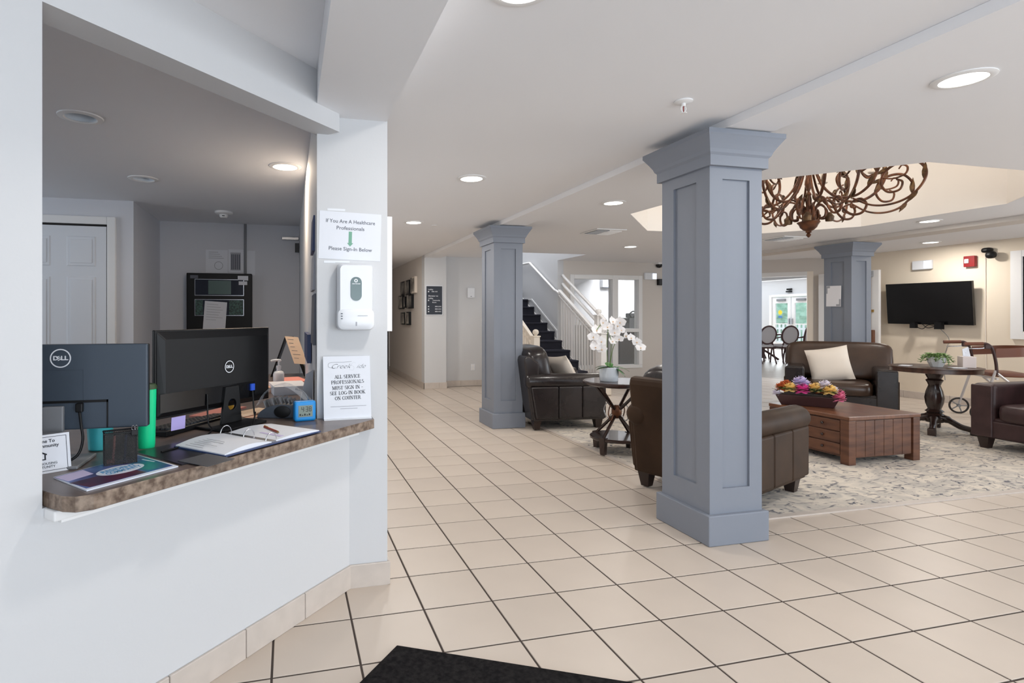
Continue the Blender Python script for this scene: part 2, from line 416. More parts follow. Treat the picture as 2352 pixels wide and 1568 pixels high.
# soffit and beams
struct(B(.118,.442,-4,2.52,2.133,ZC-.001).build('soffit', 'ceil'), 'white dropped soffit running to the reception pillar')
struct(B(2.245,2.535,-4,9.12,2.230,ZC-.001).build('ceiling_beam', 'ceil'), 'white ceiling beam over the near row of columns')
struct(B(7.32,7.63,-4,9.3,2.226,ZC-.001).build('ceiling_beam', 'wall_far'), 'ceiling beam over the far column by the dining door')
# reception wall at 45 degrees: front plane Y = X + 2.25
WALLM = frame((.275, 2.525, 0), (-1, -1, 0), (1, -1, 0))   # local x runs left along the wall, local y out of the wall towards the lobby, z down -> use -z
def wallbox(a0, a1, d0, d1, z0, z1):
    """box along the diagonal wall: a = distance left of the pillar corner, d = distance out of the wall face"""
    s = .70710678
    def P(a, d, z): return (.275-s*a+s*d, 2.525-s*a-s*d, z)
    return MB().hexa([P(a0,d0,z0),P(a1,d0,z0),P(a1,d1,z0),P(a0,d1,z0),P(a0,d0,z1),P(a1,d0,z1),P(a1,d1,z1),P(a0,d1,z1)])
AL = 1.267                     # opening runs from 0 to AL
wl = struct(wallbox(AL, 5.2, -.12, 0, 0, ZC).build('wall_left', 'wall'), 'white diagonal wall left of the reception opening')
struct(wallbox(-.02, AL, -.12, 0, 0, .735).build('wall_left_lower', 'wall'), 'white half wall below the reception counter')
struct(wallbox(.075, AL, -.117, -.001, 2.053, ZC).build('wall_left_header', 'wall'), 'white header above the reception opening')
wp = struct(MB().box(.125,.445,2.52,6.70,0,ZC).build('wall_pillar', 'wall'), 'white end face of the wall between reception and corridor')
struct(B(.30,.445,6.70,13.3,0,ZC).build('wall_corridor_left', 'wall_far'))
bb = struct(wallbox(-.016, -.010, -.01, .001, 0, .1).build('baseboard_left', 'grout'), 'beige tile baseboard along the diagonal reception wall')
for k in range(12):
    a0 = k*.3035+(.0 if k else -.012)
    wallbox(a0+.002, (k+1)*.3035-.002, .0005, .012, 0, .104).build('base_tile', 'basetile', bb, bevel=.002, seg=1)
bb2 = struct(B(.27,.445,2.5085,2.5195,0,.098).build('baseboard_pillar', 'basetile'), 'beige tile baseboard at the foot of the pillar')
B(.268,.457,2.5075,2.5196,0,.105).build('base_tile', 'basetile', bb2, bevel=.003, seg=1)
B(.4455,.457,2.5205,2.70,0,.105).build('base_tile', 'basetile', bb2, bevel=.003, seg=1)
# office walls
struct(B(-4.5,-1.36,5.476,5.60,0,ZC).build('wall_office_door', 'wall_office'), 'grey-white office wall holding the white panel door')
struct(B(-1.48,-1.36,5.601,6.66,0,ZC).build('wall_office_return', 'wall_office'), 'shaded return wall beside the office door')
struct(B(-1.36,.124,6.536,6.66,0,ZC).build('wall_office_back', 'wall_office'), 'pale grey back wall of the office')
struct(MB().box(-4.5,-4.38,-4,2.4,0,ZC).box(-4.5,-4.38,4.8,5.475,0,ZC).box(-4.5,-4.38,2.4,4.8,0,.8).box(-4.5,-4.38,2.4,4.8,2.15,ZC).build('wall_office_left', 'wall_office'))  # unseen side wall; its opening is added to let the fill light in
# corridor and far walls
pil = struct(B(2.245,2.63,9.10,9.30,0,ZC).build('wall_pilaster', 'wall'), 'white pilaster carrying the black directory sign')
struct(B(2.245,2.40,9.301,12.44,0,ZC).build('wall_corridor_right', 'wall_far'), 'white corridor wall hung with framed photographs')
struct(B(2.245,2.40,12.96,13.3,0,ZC).build('wall_corridor_end', 'wall_far'))
struct(B(.0,2.6,13.3,13.4,0,ZC).build('wall_end', 'wall_far'))
struct(B(2.401,3.65,9.302,9.42,0,ZC).build('wall_back_left', 'wall'), 'white wall between the pilaster and the staircase')
for nm, lst in (('baseboard_corridor', [(2.233,2.2449,9.088,10.6),(2.233,2.2449,10.602,12.40)]), ('baseboard_pilaster', [(2.233,2.50,9.088,9.0995),(2.502,2.642,9.088,9.0995)]), ('baseboard_back', [(2.643,2.95,9.29,9.3015),(2.952,3.255,9.29,9.3015),(3.257,3.65,9.29,9.3015)])):
    r = struct(B(*lst[0],0,.095).build(nm, 'basetile'), {'baseboard_corridor':'tile baseboard under the framed photographs','baseboard_pilaster':'tile baseboard around the pilaster foot','baseboard_back':'tile baseboard between pilaster and stairs'}[nm])
    for q in lst: B(q[0]-.001,q[1],q[2]-.001,q[3],0,.105).build('base_tile', 'basetile', r, bevel=.003, seg=1)
d1 = struct(B(2.2451,2.40,12.47,12.93,0,2.03).build('door_1', 'doorgap'), 'dark doorway at the end of the corridor')
B(2.225,2.26,12.40,12.47,0,2.10).build('door_trim', 'trimw', d1); B(2.225,2.26,12.93,12.99,0,2.10).build('door_trim', 'trimw', d1)
# stairwell walls
struct(B(4.88,5.00,9.411,12.7,0,5.0).build('wall_stair_right', 'wall'), 'pale wall beside the rising staircase with white handrail')
struct(B(3.58,3.70,9.43,12.7,0,5.0).build('wall_stair_left', 'wall'))
struct(B(3.58,5.00,12.7,12.8,0,5.0).build('wall_stair_back', 'wall'))
struct(MB().box(4.878,5.0,8.381,9.41,ZC+.001,5).box(3.58,5.0,8.2,8.379,ZC+.121,5).box(3.58,3.698,8.38,9.43,ZC+.121,5).build('wall_stair_upper', 'wall'), 'upper stairwell walls above the ceiling opening')
struct(B(3.4,5.2,8.1,12.9,5.0,5.1).build('ceiling_stair', 'ceil'))
# wall with interior windows, Y = 9.41
wb = MB()
wb.box(5.001,5.13,9.411,9.53,0,ZC).box(6.67,7.49,9.411,9.53,0,ZC).box(5.13,6.67,9.411,9.53,2.02,ZC).box(5.13,6.67,9.411,9.53,0,.24)
struct(wb.build('wall_back', 'wall_far'), 'beige grey back wall around the white interior window')
w1 = struct(MB().box(5.13,6.67,9.39,9.54,.24,.30).build('window_1', 'trimw'), 'white framed interior window behind the staircase')
for a in ((5.13,5.21,.30,2.02),(6.02,6.14,.30,2.02),(6.59,6.67,.30,2.02)): B(a[0],a[1],9.385,9.54,a[2],a[3]).build('window_stile', 'trimw', w1, bevel=.006)
for a in ((5.21,6.02,1.94,2.02),(6.14,6.59,1.94,2.02),(6.14,6.59,.93,1.0)): B(a[0],a[1],9.387,9.54,a[2],a[3]).build('window_rail', 'trimw', w1, bevel=.006)
for a in ((5.21,6.02,.30,1.94),(6.14,6.59,1.0,1.94),(6.14,6.59,.30,.93)): B(a[0],a[1],9.45,9.456,a[2],a[3]).build('pane', 'glass', w1)
# room behind the window
struct(B(5.0,9.0,12.4,12.5,0,2.6).build('wall_break_room', 'wall'), 'bright white wall of the room behind the interior window')
struct(B(5.001,5.05,9.54,12.4,0,2.6).build('wall_break_room_left', 'wall')); struct(B(8.9,9.0,9.6,12.4,0,2.6).build('wall_break_room_right', 'wall'))
struct(B(5.0,9.0,9.54,12.5,2.6,2.7).build('ceiling_break_room', 'ceil')); 
# diagonal wall with dining doorway : X + Y = 16.9
def diag(t0, t1, d0, d1, z0, z1):
    """t = distance from (9.15,7.75) towards (7.49,9.41); d = distance into the dining room"""
    s = .70710678
    def P(t, d, z): return (9.15-s*t+s*d, 7.75+s*t+s*d, z)
    return MB().hexa([P(t0,d0,z0),P(t1,d0,z0),P(t1,d1,z0),P(t0,d1,z0),P(t0,d0,z1),P(t1,d0,z1),P(t1,d1,z1),P(t0,d1,z1)])
struct(diag(-.1,.22,0,.12,0,2.27).build('wall_diagonal_right','wall_far')); struct(diag(2.02,2.40,0,.12,0,2.27).build('wall_diagonal_left','wall_far'))
struct(diag(.22,2.02,0,.12,1.99,2.27).build('wall_diagonal_top','wall_far'), 'beige grey wall above the dining room doorway')
d2 = struct(diag(.16,.25,-.015,.135,0,2.03).build('door_2', 'stair_cream'), 'white trimmed doorway opening to the dining room')
diag(1.99,2.08,-.015,.135,0,2.03).build('door_trim', 'stair_cream', d2); diag(.25,1.99,-.015,.135,1.955,2.03).build('door_trim', 'trimw', d2)
# television wall X = 9.15 with window
wr = MB()
wr.box(9.15,9.30,5.05,7.9,0,2.40).box(9.15,9.30,2.4,5.05,0,1.04).box(9.15,9.30,2.4,5.05,2.0,2.4).box(9.15,9.30,-4,-1.2,0,2.4).box(9.15,9.30,-1.2,2.4,0,.4).box(9.15,9.30,-1.2,2.4,2.05,2.4)
struct(wr.build('wall_right', 'wall_tv'), 'cream beige wall carrying the television')
w2 = struct(B(9.115,9.28,5.05,5.16,.94,2.08).build('window_2', 'trimw'), 'white framed window at the right end of the television wall')
B(9.10,9.28,2.3,5.05,.94,1.03).build('window_sill', 'trimw', w2); B(9.12,9.28,2.3,5.05,2.0,2.08).build('window_head', 'trimw', w2)
for y in (5.01, 4.93, 3.9, 2.9): B(9.16+(.03 if y<5 else 0),9.25,y-.03,y+.03,1.03,2.0).build('window_stile', 'trimw', w2)
for y0,y1 in ((3.94,4.9),(2.94,3.87)): B(9.22,9.226,y0,y1,1.03,2.0).build('pane', 'glass', w2)
bb3 = struct(B(9.135,9.1499,3.3,3.6,0,.1).build('baseboard_right', 'basetile'), 'beige tile baseboard under the television')
for k in range(13): B(9.134,9.1498,2.8+k*.305+.002,2.8+(k+1)*.305-.002,0,.105).build('base_tile', 'basetile', bb3, bevel=.003, seg=1)
# entrance wall behind the camera (glazed)
we = MB(); we.box(-4.5,-1.0,-3.6,-3.5,0,2.4).box(5.4,9.3,-3.6,-3.5,0,2.4).box(-1.0,5.4,-3.6,-3.5,2.2,2.4).box(-1.0,5.4,-3.6,-3.5,0,.15)
struct(we.build('wall_front', 'wall'))
# dining room shell
struct(B(9.3,18.2,18.6,18.7,0,2.75).build('wall_dining_back', 'wall')); struct(B(12.5,18.2,8.6,8.7,0,2.75).build('wall_dining_side', 'wall'))
struct(B(9.3,18.3,7.6,18.7,2.62,2.75).build('ceiling_dining', 'ceil'), 'white ceiling of the dining room')
struct(MB().box(18,18.2,8.6,15.62,0,2.7).box(18,18.2,17.42,18.7,0,2.7).box(18,18.2,15.62,17.42,1.99,2.7).build('wall_dining_far', 'wall'), 'white far wall of the dining room around the glazed double doors')
struct(B(15.2,15.6,8.8,18.5,2.40,2.62).build('ceiling_beam', 'wall'), 'white ceiling beam inside the dining room')
struct(B(19,40,0,40,-.14,-.1).build('ground', 'pavement'))
# rug-free details: column builder
def column(label, x, y):
    t = thing('column', label, 'column', (x, y, 0), 0, 'square panelled columns of the lobby')
    B(-.195,.195,-.22,.22,0,.165).build('plinth', 'column', t, bevel=.006)
    hx, hy = .17, .195
    sh = MB().box(-hx+.014,hx-.014,-hy+.014,hy-.014,.16,2.06)
    sh.build('shaft', 'column', t)
    st = .062                                    # stiles and rails proud of the recessed panels
    for sx in (-1, 1):
        for sy in (-1, 1):
            B(*sorted((sx*hx,sx*(hx-st-.02))),*sorted((sy*hy,sy*(hy-st-.04))),.16,2.06).build('corner_stile', 'column', t)
    for z0,z1 in ((.162,.30),(1.98,2.06)):
        for sg in (-1, 1):
            B(-hx+st+.02,hx-st-.02,*sorted((sg*hy,sg*(hy-.03))),z0,z1).build('rail', 'column', t)
            B(*sorted((sg*hx,sg*(hx-.03))),-hy+st+.04,hy-st-.04,z0,z1).build('rail', 'column', t)
    prof = [(.0,2.045),(.018,2.045),(.018,2.10),(.028,2.112),(.034,2.13),(.048,2.155),(.07,2.19),(.076,2.198),(.076,2.222)]
    cm = MB(); vs = []
    for d, z in prof:
        for sx, sy in ((-1,-1),(1,-1),(1,1),(-1,1)): vs.append((sx*(hx+d), sy*(hy+d+.008), z))
    k = len(prof); fs = [(i*4+j, i*4+(j+1)%4, (i+1)*4+(j+1)%4, (i+1)*4+j) for i in range(k-1) for j in range(4)]
    fs += [(3,2,1,0), tuple((k-1)*4+j for j in range(4))]
    cm.add(vs, fs); cm.build('crown', 'column', t)
    return t
col1 = column('nearest blue-grey square column, large in front of the leather armchair', 2.377, 2.72)
col2 = copy_tree(col1, None, 'grey square column beside the corridor, left of the armchair with orchid table', (2.365, 5.905, 0))
col3 = copy_tree(col1, None, 'grey square column with a white notice, in front of the dining doorway', (7.50, 6.02, 0))
# ------------------------------------------------------------------ reception counter and what stands on it
CT = .776
S2 = .70710678
rc = thing('reception_counter', 'brown stone-look laminate reception counter in the wall opening', 'counter', (0,0,0))
poly = [(-.618,1.640),(-.612,1.632),(-.56,1.585),(-.525,1.572),(-.487,1.584),(.372,2.443),(.372,2.517),(.122,2.517),(.122,4.55),(-.62,4.55),(-.62,3.15),(-1.9,3.15),(-1.9,.535),(-.708,1.727)]
top = MB().prism(poly, CT-.0405, CT).build('countertop', 'countertop', rc, bevel=.0015, seg=1)
top.data.materials.append(MATS['counter_edge'])
for pg in top.data.polygons:
    if abs(pg.normal.z) < .5: pg.material_index = 1
wallbox(.0, 1.245, .0005, .05, CT-.075, CT-.041).build('support_rail', 'trimw', rc)
wallbox(1.12, 1.264, .0005, .055, CT-.068, CT-.041).build('support_bracket', 'trimw', rc, bevel=.004)
for x,y in ((-1.75,2.9),(-.56,4.4),(.06,4.4),(-.56,3.2)): B(x-.03,x+.03,y-.03,y+.03,0,CT-.04).build('leg', 'darkgrey', rc)

def ring(mb, c, r0, r1, t, n=36):
    """flat ring in local xy plane, thickness t"""
    vs = []
    for z in (0, t):
        for r in (r0, r1):
            for k in range(n): a = 2*PI*k/n; vs.append((c[0]+r*math.cos(a), c[1]+r*math.sin(a), c[2]+z))
    fs = []
    for k in range(n):
        l = (k+1)%n
        fs += [(k,l,n+l,n+k),(2*n+k,3*n+k,3*n+l,2*n+l),(n+k,n+l,3*n+l,3*n+k),(k,2*n+k,2*n+l,l)]
    return mb.add(vs, fs)

def monitor(label, x, y, ang, zb, w, h, m, logo_xy, logo_r, stand_m, flat):
    """local x along the screen (viewer's right), local -y faces the lobby (its back shell)"""
    t = thing('computer_monitor', label, 'monitor', (x, y, CT), ang, 'computer monitors on the reception counter')
    z0 = zb-CT
    body = MB().box(-w/2, w/2, .006, .022, z0, z0+h); body.build('bezel', 'black', t, bevel=.003)
    sh = MB(); a = .012
    sh.hexa([(-w/2+.004,.006,z0+.004),(w/2-.004,.006,z0+.004),(w/2-.004,.0065,z0+h-.004),(-w/2+.004,.0065,z0+h-.004),
             (-w/2+.03,-.016,z0+.03),(w/2-.03,-.016,z0+.03),(w/2-.03,-.012,z0+h-.035),(-w/2+.03,-.012,z0+h-.035)])
    if flat: sh = MB().box(-w/2,w/2,-.012,.006,z0,z0+h)
    sh.build('back_shell', m, t, bevel=.004)
    lx, lz = logo_xy; d = -.0125 if flat else -.0168
    M = frame((lx, d, lz), (1,0,0), (0,0,1))
    rg = MB(); rg.M = M; ring(rg, (0,0,0), logo_r*.88, logo_r, .0006); lg = rg.build('logo_ring', 'white_plastic', t)
    text('logo_lettering', 'D LL', 'white_plastic', lg, M @ tr(0,0,.0002), logo_r*.62, width=logo_r*1.42, bold=.0006, thick=.0004)
    for k in (-1,0,1):
        b_ = MB(); b_.M = M @ tr(-logo_r*.17,0,.0002) @ rot('Z', 28); b_.box(-logo_r*.17,logo_r*.17,k*logo_r*.17-logo_r*.045,k*logo_r*.17+logo_r*.045,0,.0005); b_.build('logo_letter_bar', 'white_plastic', lg)
    return t, z0
# right-hand monitor (black)
m2, z0 = monitor('black monitor turned away, on a tapered stand with a round cable hole', -.2765, 2.430, math.atan2(.472,.387), .853, .61, .33, 'black', (.037,.247), .0255, 'black', False)
B(-.30,.19,-.0165,-.0158,z0+.026,z0+.095).build('port_recess', 'blackgloss', m2)
# neck with a round hole
def neck_with_hole():
    bm = bmesh.new(); n = 24
    outer = [(-.015,.012),(.10,.012),(.082,.165),(.008,.165)]
    hole = [(.045+.023*math.cos(2*PI*k/n), .088+.023*math.sin(2*PI*k/n)) for k in range(n)]
    es = []
    for lp in (outer, hole):
        vs = [bm.verts.new((px, -.026, pz)) for px, pz in lp]; es += [bm.edges.new((vs[i], vs[(i+1)%len(vs)])) for i in range(len(vs))]
    bmesh.ops.triangle_fill(bm, edges=es, use_beauty=True)
    r = bmesh.ops.extrude_face_region(bm, geom=list(bm.faces)); bmesh.ops.translate(bm, vec=(0,.012,0), verts=[v for v in r['geom'] if isinstance(v, bmesh.types.BMVert)])
    bmesh.ops.recalc_face_normals(bm, faces=bm.faces)
    me = bpy.data.meshes.new('stand_neck'); bm.to_mesh(me); bm.free(); return me
link('stand_neck', neck_with_hole(), 'black', m2, bevel=.002)
B(-.085,.155,-.115,.075,0,.012).build('stand_base', 'black', m2, bevel=.004)
B(.155,.178,-.028,-.017,z0+.055,z0+.085).build('video_plug', 'vga_blue', m2, bevel=.002)
MB().tube(cr([(.166,-.024,z0+.055),(.165,-.03,.07),(.15,-.05,.03),(.10,-.10,.05),(.055,-.13,.012),(.0,-.17,.006)],8),.0035,8).build('video_cable', 'black', m2, smooth=60)
MB().tube(cr([(-.085,-.020,z0+.07),(-.088,-.028,.04),(-.10,-.06,.012),(-.16,-.10,.006),(-.28,-.16,.006),(-.42,-.17,.006)],8),.0032,8).build('power_cable', 'black', m2, smooth=60)
# left-hand monitor (slate grey)
m1, z0 = monitor('slate grey monitor with a large round white emblem, cut off by the wall edge', -.692, 1.960, 0.0, .878, .498, .268, 'monitor_grey', (0,.327), .0295, 'midgrey', True)
for a in ((-.14,.064,.289,.2905),(.063,.0645,.186,.2905)): B(a[0],a[1],-.0126,-.0119,a[2],a[3]).build('panel_seam', 'monitor_dark', m1)
B(-.14,.135,-.0130,-.0119,.186,.194).build('port_ledge', 'black', m1); B(.130,.135,-.0130,-.0119,.104,.194).build('port_ledge', 'black', m1)
B(-.045,.012,-.028,-.012,.098,.178).build('stand_bracket', 'midgrey', m1, bevel=.003)
B(-.045,.012,-.045,-.022,.004,.10).build('stand_neck', 'midgrey', m1, bevel=.003)
B(-.11,.08,-.11,.06,0,.010).build('stand_base', 'midgrey', m1, bevel=.003)
B(.046,.066,-.030,-.012,.158,.186).build('power_plug', 'black', m1, bevel=.003)
MB().tube(cr([(.056,-.022,.162),(.064,-.032,.12),(.070,-.038,.07),(.055,-.05,.025),(.0,-.07,.006),(-.07,-.08,.006)],8),.0042,8).build('power_cable', 'black', m1, smooth=60)
# keyboard between the monitors
kb = thing('keyboard', 'black computer keyboard lying behind the right-hand monitor', 'keyboard', (-.40,2.47,CT), math.atan2(.323,.207))
MB().hexa([(-.20,-.07,0),(.20,-.07,0),(.20,.07,0),(-.20,.07,0),(-.20,-.07,.022),(.20,-.07,.022),(.20,.07,.012),(-.20,.07,.012)]).build('case', 'black', kb, bevel=.003)
kme = B(-.007,.007,-.007,.007,0,.008).mesh('key')
for r in range(5):
    for q in range(18): link('key', kme, 'darkgrey', kb, loc=(-.17+q*.02, -.05+r*.022, .0205-r*.0016))
# green tumbler
gb = thing('tumbler', 'tall bright green tumbler with dark lid beside the monitors', 'tumbler', (-.482,2.11,CT))
MB().lathe([(.026,0),(.0275,.01),(.031,.19),(.031,.205)],28).build('body', 'green', gb, smooth=50)
MB().lathe([(.033,.204),(.033,.214),(.028,.222),(.0,.224)],28).build('lid', 'leaf_dark', gb, smooth=40)
# teal mug
tm = thing('mug', 'turquoise mug behind the mesh pencil cup', 'mug', (-.63,2.115,CT))
MB().lathe([(.030,0),(.036,.004),(.043,.125),(.039,.125),(.033,.01),(0,.008)],28,cap=False).build('body', 'teal', tm, smooth=50)
MB().tube(cr([(0,.038,.075),(0,.062,.068),(0,.066,.045),(0,.055,.025),(0,.037,.022)],5),.005,8).build('handle', 'teal', tm, smooth=60)
# mesh pencil cup
pc = thing('pencil_cup', 'black wire mesh pencil cup with a binder clip on its rim', 'cup', (-.508,1.893,CT), math.radians(20))
def mesh_wall(p, q, z0, z1, n, r=.0010):
    m = MB(); p = Vector(p); q = Vector(q); w = (q-p).length; hh = z1-z0
    k = int((w+hh)/n)
    for s_ in (1,-1):
        for i in range(k+1):
            a = i*n
            x0, zz0 = (a,0) if a <= w else (w, a-w); x1, zz1 = (0, a) if a <= hh else (a-hh, hh)
            if s_ < 0: x0, x1 = w-x0, w-x1
            A = p+(q-p)*(x0/w); Bq = p+(q-p)*(x1/w)
            if (A-Bq).length+abs(zz1-zz0) < .002: continue
            m.tube([(A.x,A.y,z0+zz0),(Bq.x,Bq.y,z0+zz1)], r, 3)
    return m
hx, hy = .044, .028
cs = [(-hx,-hy,0),(hx,-hy,0),(hx,hy,0),(-hx,hy,0)]
for i in range(4): 
    w_ = mesh_wall(cs[i], cs[(i+1)%4], .003, .100, .0046).build('wire_side', 'mesh_black', pc); w_['kind'] = 'stuff'
B(-hx,hx,-hy,hy,0,.003).build('bottom', 'mesh_black', pc)
rim = MB()
for i in range(4):
    a, b = cs[i], cs[(i+1)%4]; rim.cyl((a[0],a[1],.101),(b[0],b[1],.101),.0026,n=6)
rim.build('rim', 'black', pc)
B(.028,.046,-.032,-.018,.090,.106).build('binder_clip', 'black', pc, bevel=.001)
for dx in (.031,.040): MB().tube(cr([(dx,-.03,.104),(dx-.003,-.032,.116),(dx+.002,-.034,.121),(dx+.006,-.032,.114),(dx+.003,-.03,.104)],4),.0008,5).build('clip_wire', 'chrome', pc)
er = tag(B(-.011,.011,-.006,.006,0,.012).build('eraser', 'salmon', None, bevel=.002, loc=(-.512,1.978,CT+.080)), 'pink eraser lying on top of the pencil cup', 'eraser')
er.location = (-.513,1.972,CT+.003)
# loose pens standing in the cup
for k,(dx,dy,mm,lb) in enumerate(((.01,.012,'navy','navy pen standing inside the mesh pencil cup'),(-.02,.0,'salmon','pink pen standing inside the mesh pencil cup'))):
    p = thing('pen', lb, 'pen', (-.508+dx,1.893+dy*.8,CT+.004)); MB().cyl((0,0,0),(.004,.002,.084),.0035,n=8).build('barrel', mm, p); MB().cyl((.004,.002,.084),(.0043,.0022,.090),.0030,n=8).build('cap', 'black', p)
er.location = (-.533,1.888,CT+.0035)
tag(MB().ell((0,0,.028),(.03,.02,.028),2.4,14,8).build('stress_ball','pink',None,smooth=60,loc=(-.775,1.865,CT)), 'pink rounded gadget tucked behind the white welcome card', 'gadget')
# welcome card stand
wc = thing('welcome_card', 'white framed equal housing welcome card leaning at the left wall edge', 'card', (-.672,1.832,CT), math.atan2(.06,.10))
cm_ = rot('X', -16)
q = MB(); q.M = cm_; q.box(-.075,.048,-.002,.002,0,.112); q.build('card', 'paper', wc)
M = cm_ @ frame((-.012,-.0024,.056),(1,0,0),(0,0,1))
q = MB(); q.M = M
for a in ((-.055,.052,.048,.0492),(-.055,.052,-.0492,-.048),(.0508,.052,-.0492,.0492),(-.055,-.0538,-.0492,.0492)): q.box(*a,0,.0003)
q.build('border_line', 'ink', wc)
text('lettering', 'Welcome To\nOur Community', 'ink', wc, M @ tr(-.014,.030,0), .0135, bold=.0002, thick=.0003)
q = MB(); q.M = M @ tr(-.018,-.004,0)
q.prism([(-.019,.004),(0,.015),(.019,.004),(.019,.001),(.016,.001),(.016,-.013),(-.016,-.013),(-.016,.001),(-.019,.001)],0,.0003); hs = q.build('house_emblem', 'ink', wc)
q = MB(); q.M = M @ tr(-.018,-.004,0); q.prism([(-.012,.003),(0,.010),(.012,.003),(.012,-.010),(-.012,-.010)],.0003,.0005); q.build('house_interior', 'paper', hs)
for dz in (.0005,-.0055): 
    q = MB(); q.M = M @ tr(-.018,-.004,0); q.box(-.007,.007,dz-.0014,dz+.0014,.0005,.0008); q.build('equal_bar', 'ink', hs)
text('lettering', 'EQUAL HOUSING\nOPPORTUNITY', 'ink', wc, M @ tr(-.012,-.033,0), .0095, thick=.0003)
q = MB(); q.hexa([(-.03,.03,0),(.02,.03,0),(.02,.045,0),(-.03,.045,0),(-.03,.026,.08),(.02,.026,.08),(.02,.028,.08),(-.03,.028,.08)]); q.build('easel', 'paper', wc)
# glossy brochures
bc = thing('brochure', 'glossy blue and maroon community brochure at the counter edge', 'brochure', (0,0,CT))
def quadslab(p, z0, z1, name, m, par):
    return MB().prism(p, z0, z1).build(name, m, par)
bp_ = [(-.645,1.765),(-.512,1.612),(-.325,1.808),(-.482,1.985)]
def bl(u, v):
    a, b, c_, d = [Vector((*p,0)) for p in bp_]; p = (a*(1-u)+b*u)*(1-v)+(d*(1-u)+c_*u)*v; return (p.x, p.y)
quadslab([bl(0,0),bl(1,0),bl(1,1),bl(0,1)], .0005, .004, 'pages', 'brochure_white', bc)
quadslab([bl(.02,.0),bl(.93,.02),bl(.93,.97),bl(.02,.99)], .004, .0045, 'cover', 'brochure', bc)
quadslab([bl(.50,.0),bl(.92,.06),bl(.92,.66),bl(.55,.62)], .0045, .0048, 'cover_photo', 'brochure_maroon', bc)
quadslab([bl(.36,.66),bl(.92,.68),bl(.92,.97),bl(.28,.98)], .0045, .0048, 'cover_photo', 'brochure_teal', bc)
quadslab([bl(.05,.0),bl(.40,.02),bl(.36,.30),bl(.05,.30)], .0045, .0048, 'cover_photo', 'lavender', bc)
e_ = MB(); cx_, cy_ = bl(.50,.55)
e_.M = tr(cx_,cy_,.0048) @ rot('Z', 47) @ Matrix.Diagonal((1.25,.8,1,1)); e_.lathe([(0,0),(.055,0),(.055,.0003),(0,.0003)],28,cap=False)
ov = e_.build('oval_badge', 'brochure_white', bc)
for k in range(2):
    text('badge_lettering', ('RESIDENT','COMMUNITY')[k], 'print_blue', bc, tr(cx_,cy_,.0052) @ rot('Z', 47) @ tr(0,.013-.027*k,0), .032, width=.108, bold=.0012, shear=.2, thick=.0001)
quadslab([bl(.30,.90),bl(.55,.93),bl(.55,.95),bl(.30,.92)], .0048, .005, 'cover_stripe', 'brochure_white', bc)
# black folder and acrylic clipboard
fo = thing('document_folder', 'black plastic document folder under the open binder', 'folder', (0,0,CT))
quadslab([(-.50,2.03),(-.318,1.825),(-.15,2.0),(-.33,2.20)], .0003, .004, 'cover', 'folder', fo)
quadslab([(-.338,1.868),(-.237,1.775),(-.165,1.852),(-.262,1.945)], .004, .0052, 'clear_flap', 'rollerdark', fo)
# open binder with rings
bi = thing('ring_binder', 'open white ring binder with sign-in sheets on the counter', 'binder', (0,0,CT))
quadslab([(-.385,2.065),(-.195,1.884),(.125,2.208),(-.07,2.395)], .004, .0075, 'cover', 'navy', bi)
def sheet(p, mid, z, name, m, par, lift):
    """p: 4 corners a,b (outer edge) c,d (spine edge); a gentle curve down to the spine"""
    vs = []; n = 8
    a, b, c_, d = [Vector((*q_,0)) for q_ in p]
    for i in range(n+1):
        t_ = i/n; h = z+lift*math.sin(PI*min(1,t_*1.02))
        for e in (a*(1-t_)+d*t_, b*(1-t_)+c_*t_): vs += [(e.x,e.y,h+.003),(e.x,e.y,.0076)]
    fs = []
    for i in range(n):
        k = i*4; l = k+4
        fs += [(k,k+2,l+2,l),(k+1,l+1,l+3,k+3),(k,l,l+1,k+1),(k+2,k+3,l+3,l+2)]
    fs += [(0,1,3,2),(n*4,n*4+2,n*4+3,n*4+1)]
    return MB().add(vs, fs).build(name, m, par, smooth=40)
sheet([(-.38,2.07),(-.20,1.892),(-.058,2.045),(-.236,2.232)], 0, .008, 'left_pages', 'paper', bi, .012)
sheet([(.118,2.208),(-.07,2.388),(-.226,2.242),(-.047,2.057)], 0, .008, 'right_pages', 'paper', bi, .008)
for k in range(9):
    u = .12+.085*k; a = Vector((-.36+u*.1,2.06-u*.1+.0,0))
    q = MB(); q.M = tr(-.355+k*.012,2.045-.0+k*.012,.0185+.004*math.sin(k/9*PI)) @ rot('Z', -45); q.box(.02,.02+random.uniform(.06,.15),-.0008,.0008,0,.0003); q.build('text_line', 'ink_grey', bi)
for (x,y) in ((-.232,2.236),(-.142,2.146),(-.060,2.064)):
    dx, dy = S2*.026, S2*.026
    pts = [(x-dx*math.cos(a)*-1, y-dy*math.cos(a)*-1, .008+.032*math.sin(a)) for a in [PI*i/12 for i in range(13)]]
    MB().tube(pts,.0018,8).build('ring', 'chrome', bi, smooth=60)
q = MB(); q.M = tr(-.146,2.148,.0078) @ rot('Z', -45); q.box(-.135,.135,-.012,.012,0,.004); q.build('spine_plate', 'silver', bi)
q = MB(); q.M = tr(-.060,2.150,.0162) @ rot('Z',-48); q.box(-.06,.06,-.010,.010,0,.0006); q.build('lavender_tab', 'lavender', bi)
pn = thing('pen', 'reddish brown pen lying on the open binder', 'pen', (-.062,2.205,CT+.0225), math.atan2(-.16,.075))
MB().cyl((-.07,0,0),(.055,0,0),.0042,n=10).build('barrel', 'pen_red', pn, smooth=50); MB().cyl((.055,0,0),(.068,0,0),.004,.0008,10).build('tip', 'brass', pn)
B(-.07,-.035,-.001,.001,.004,.0065).build('clip', 'brass', pn)
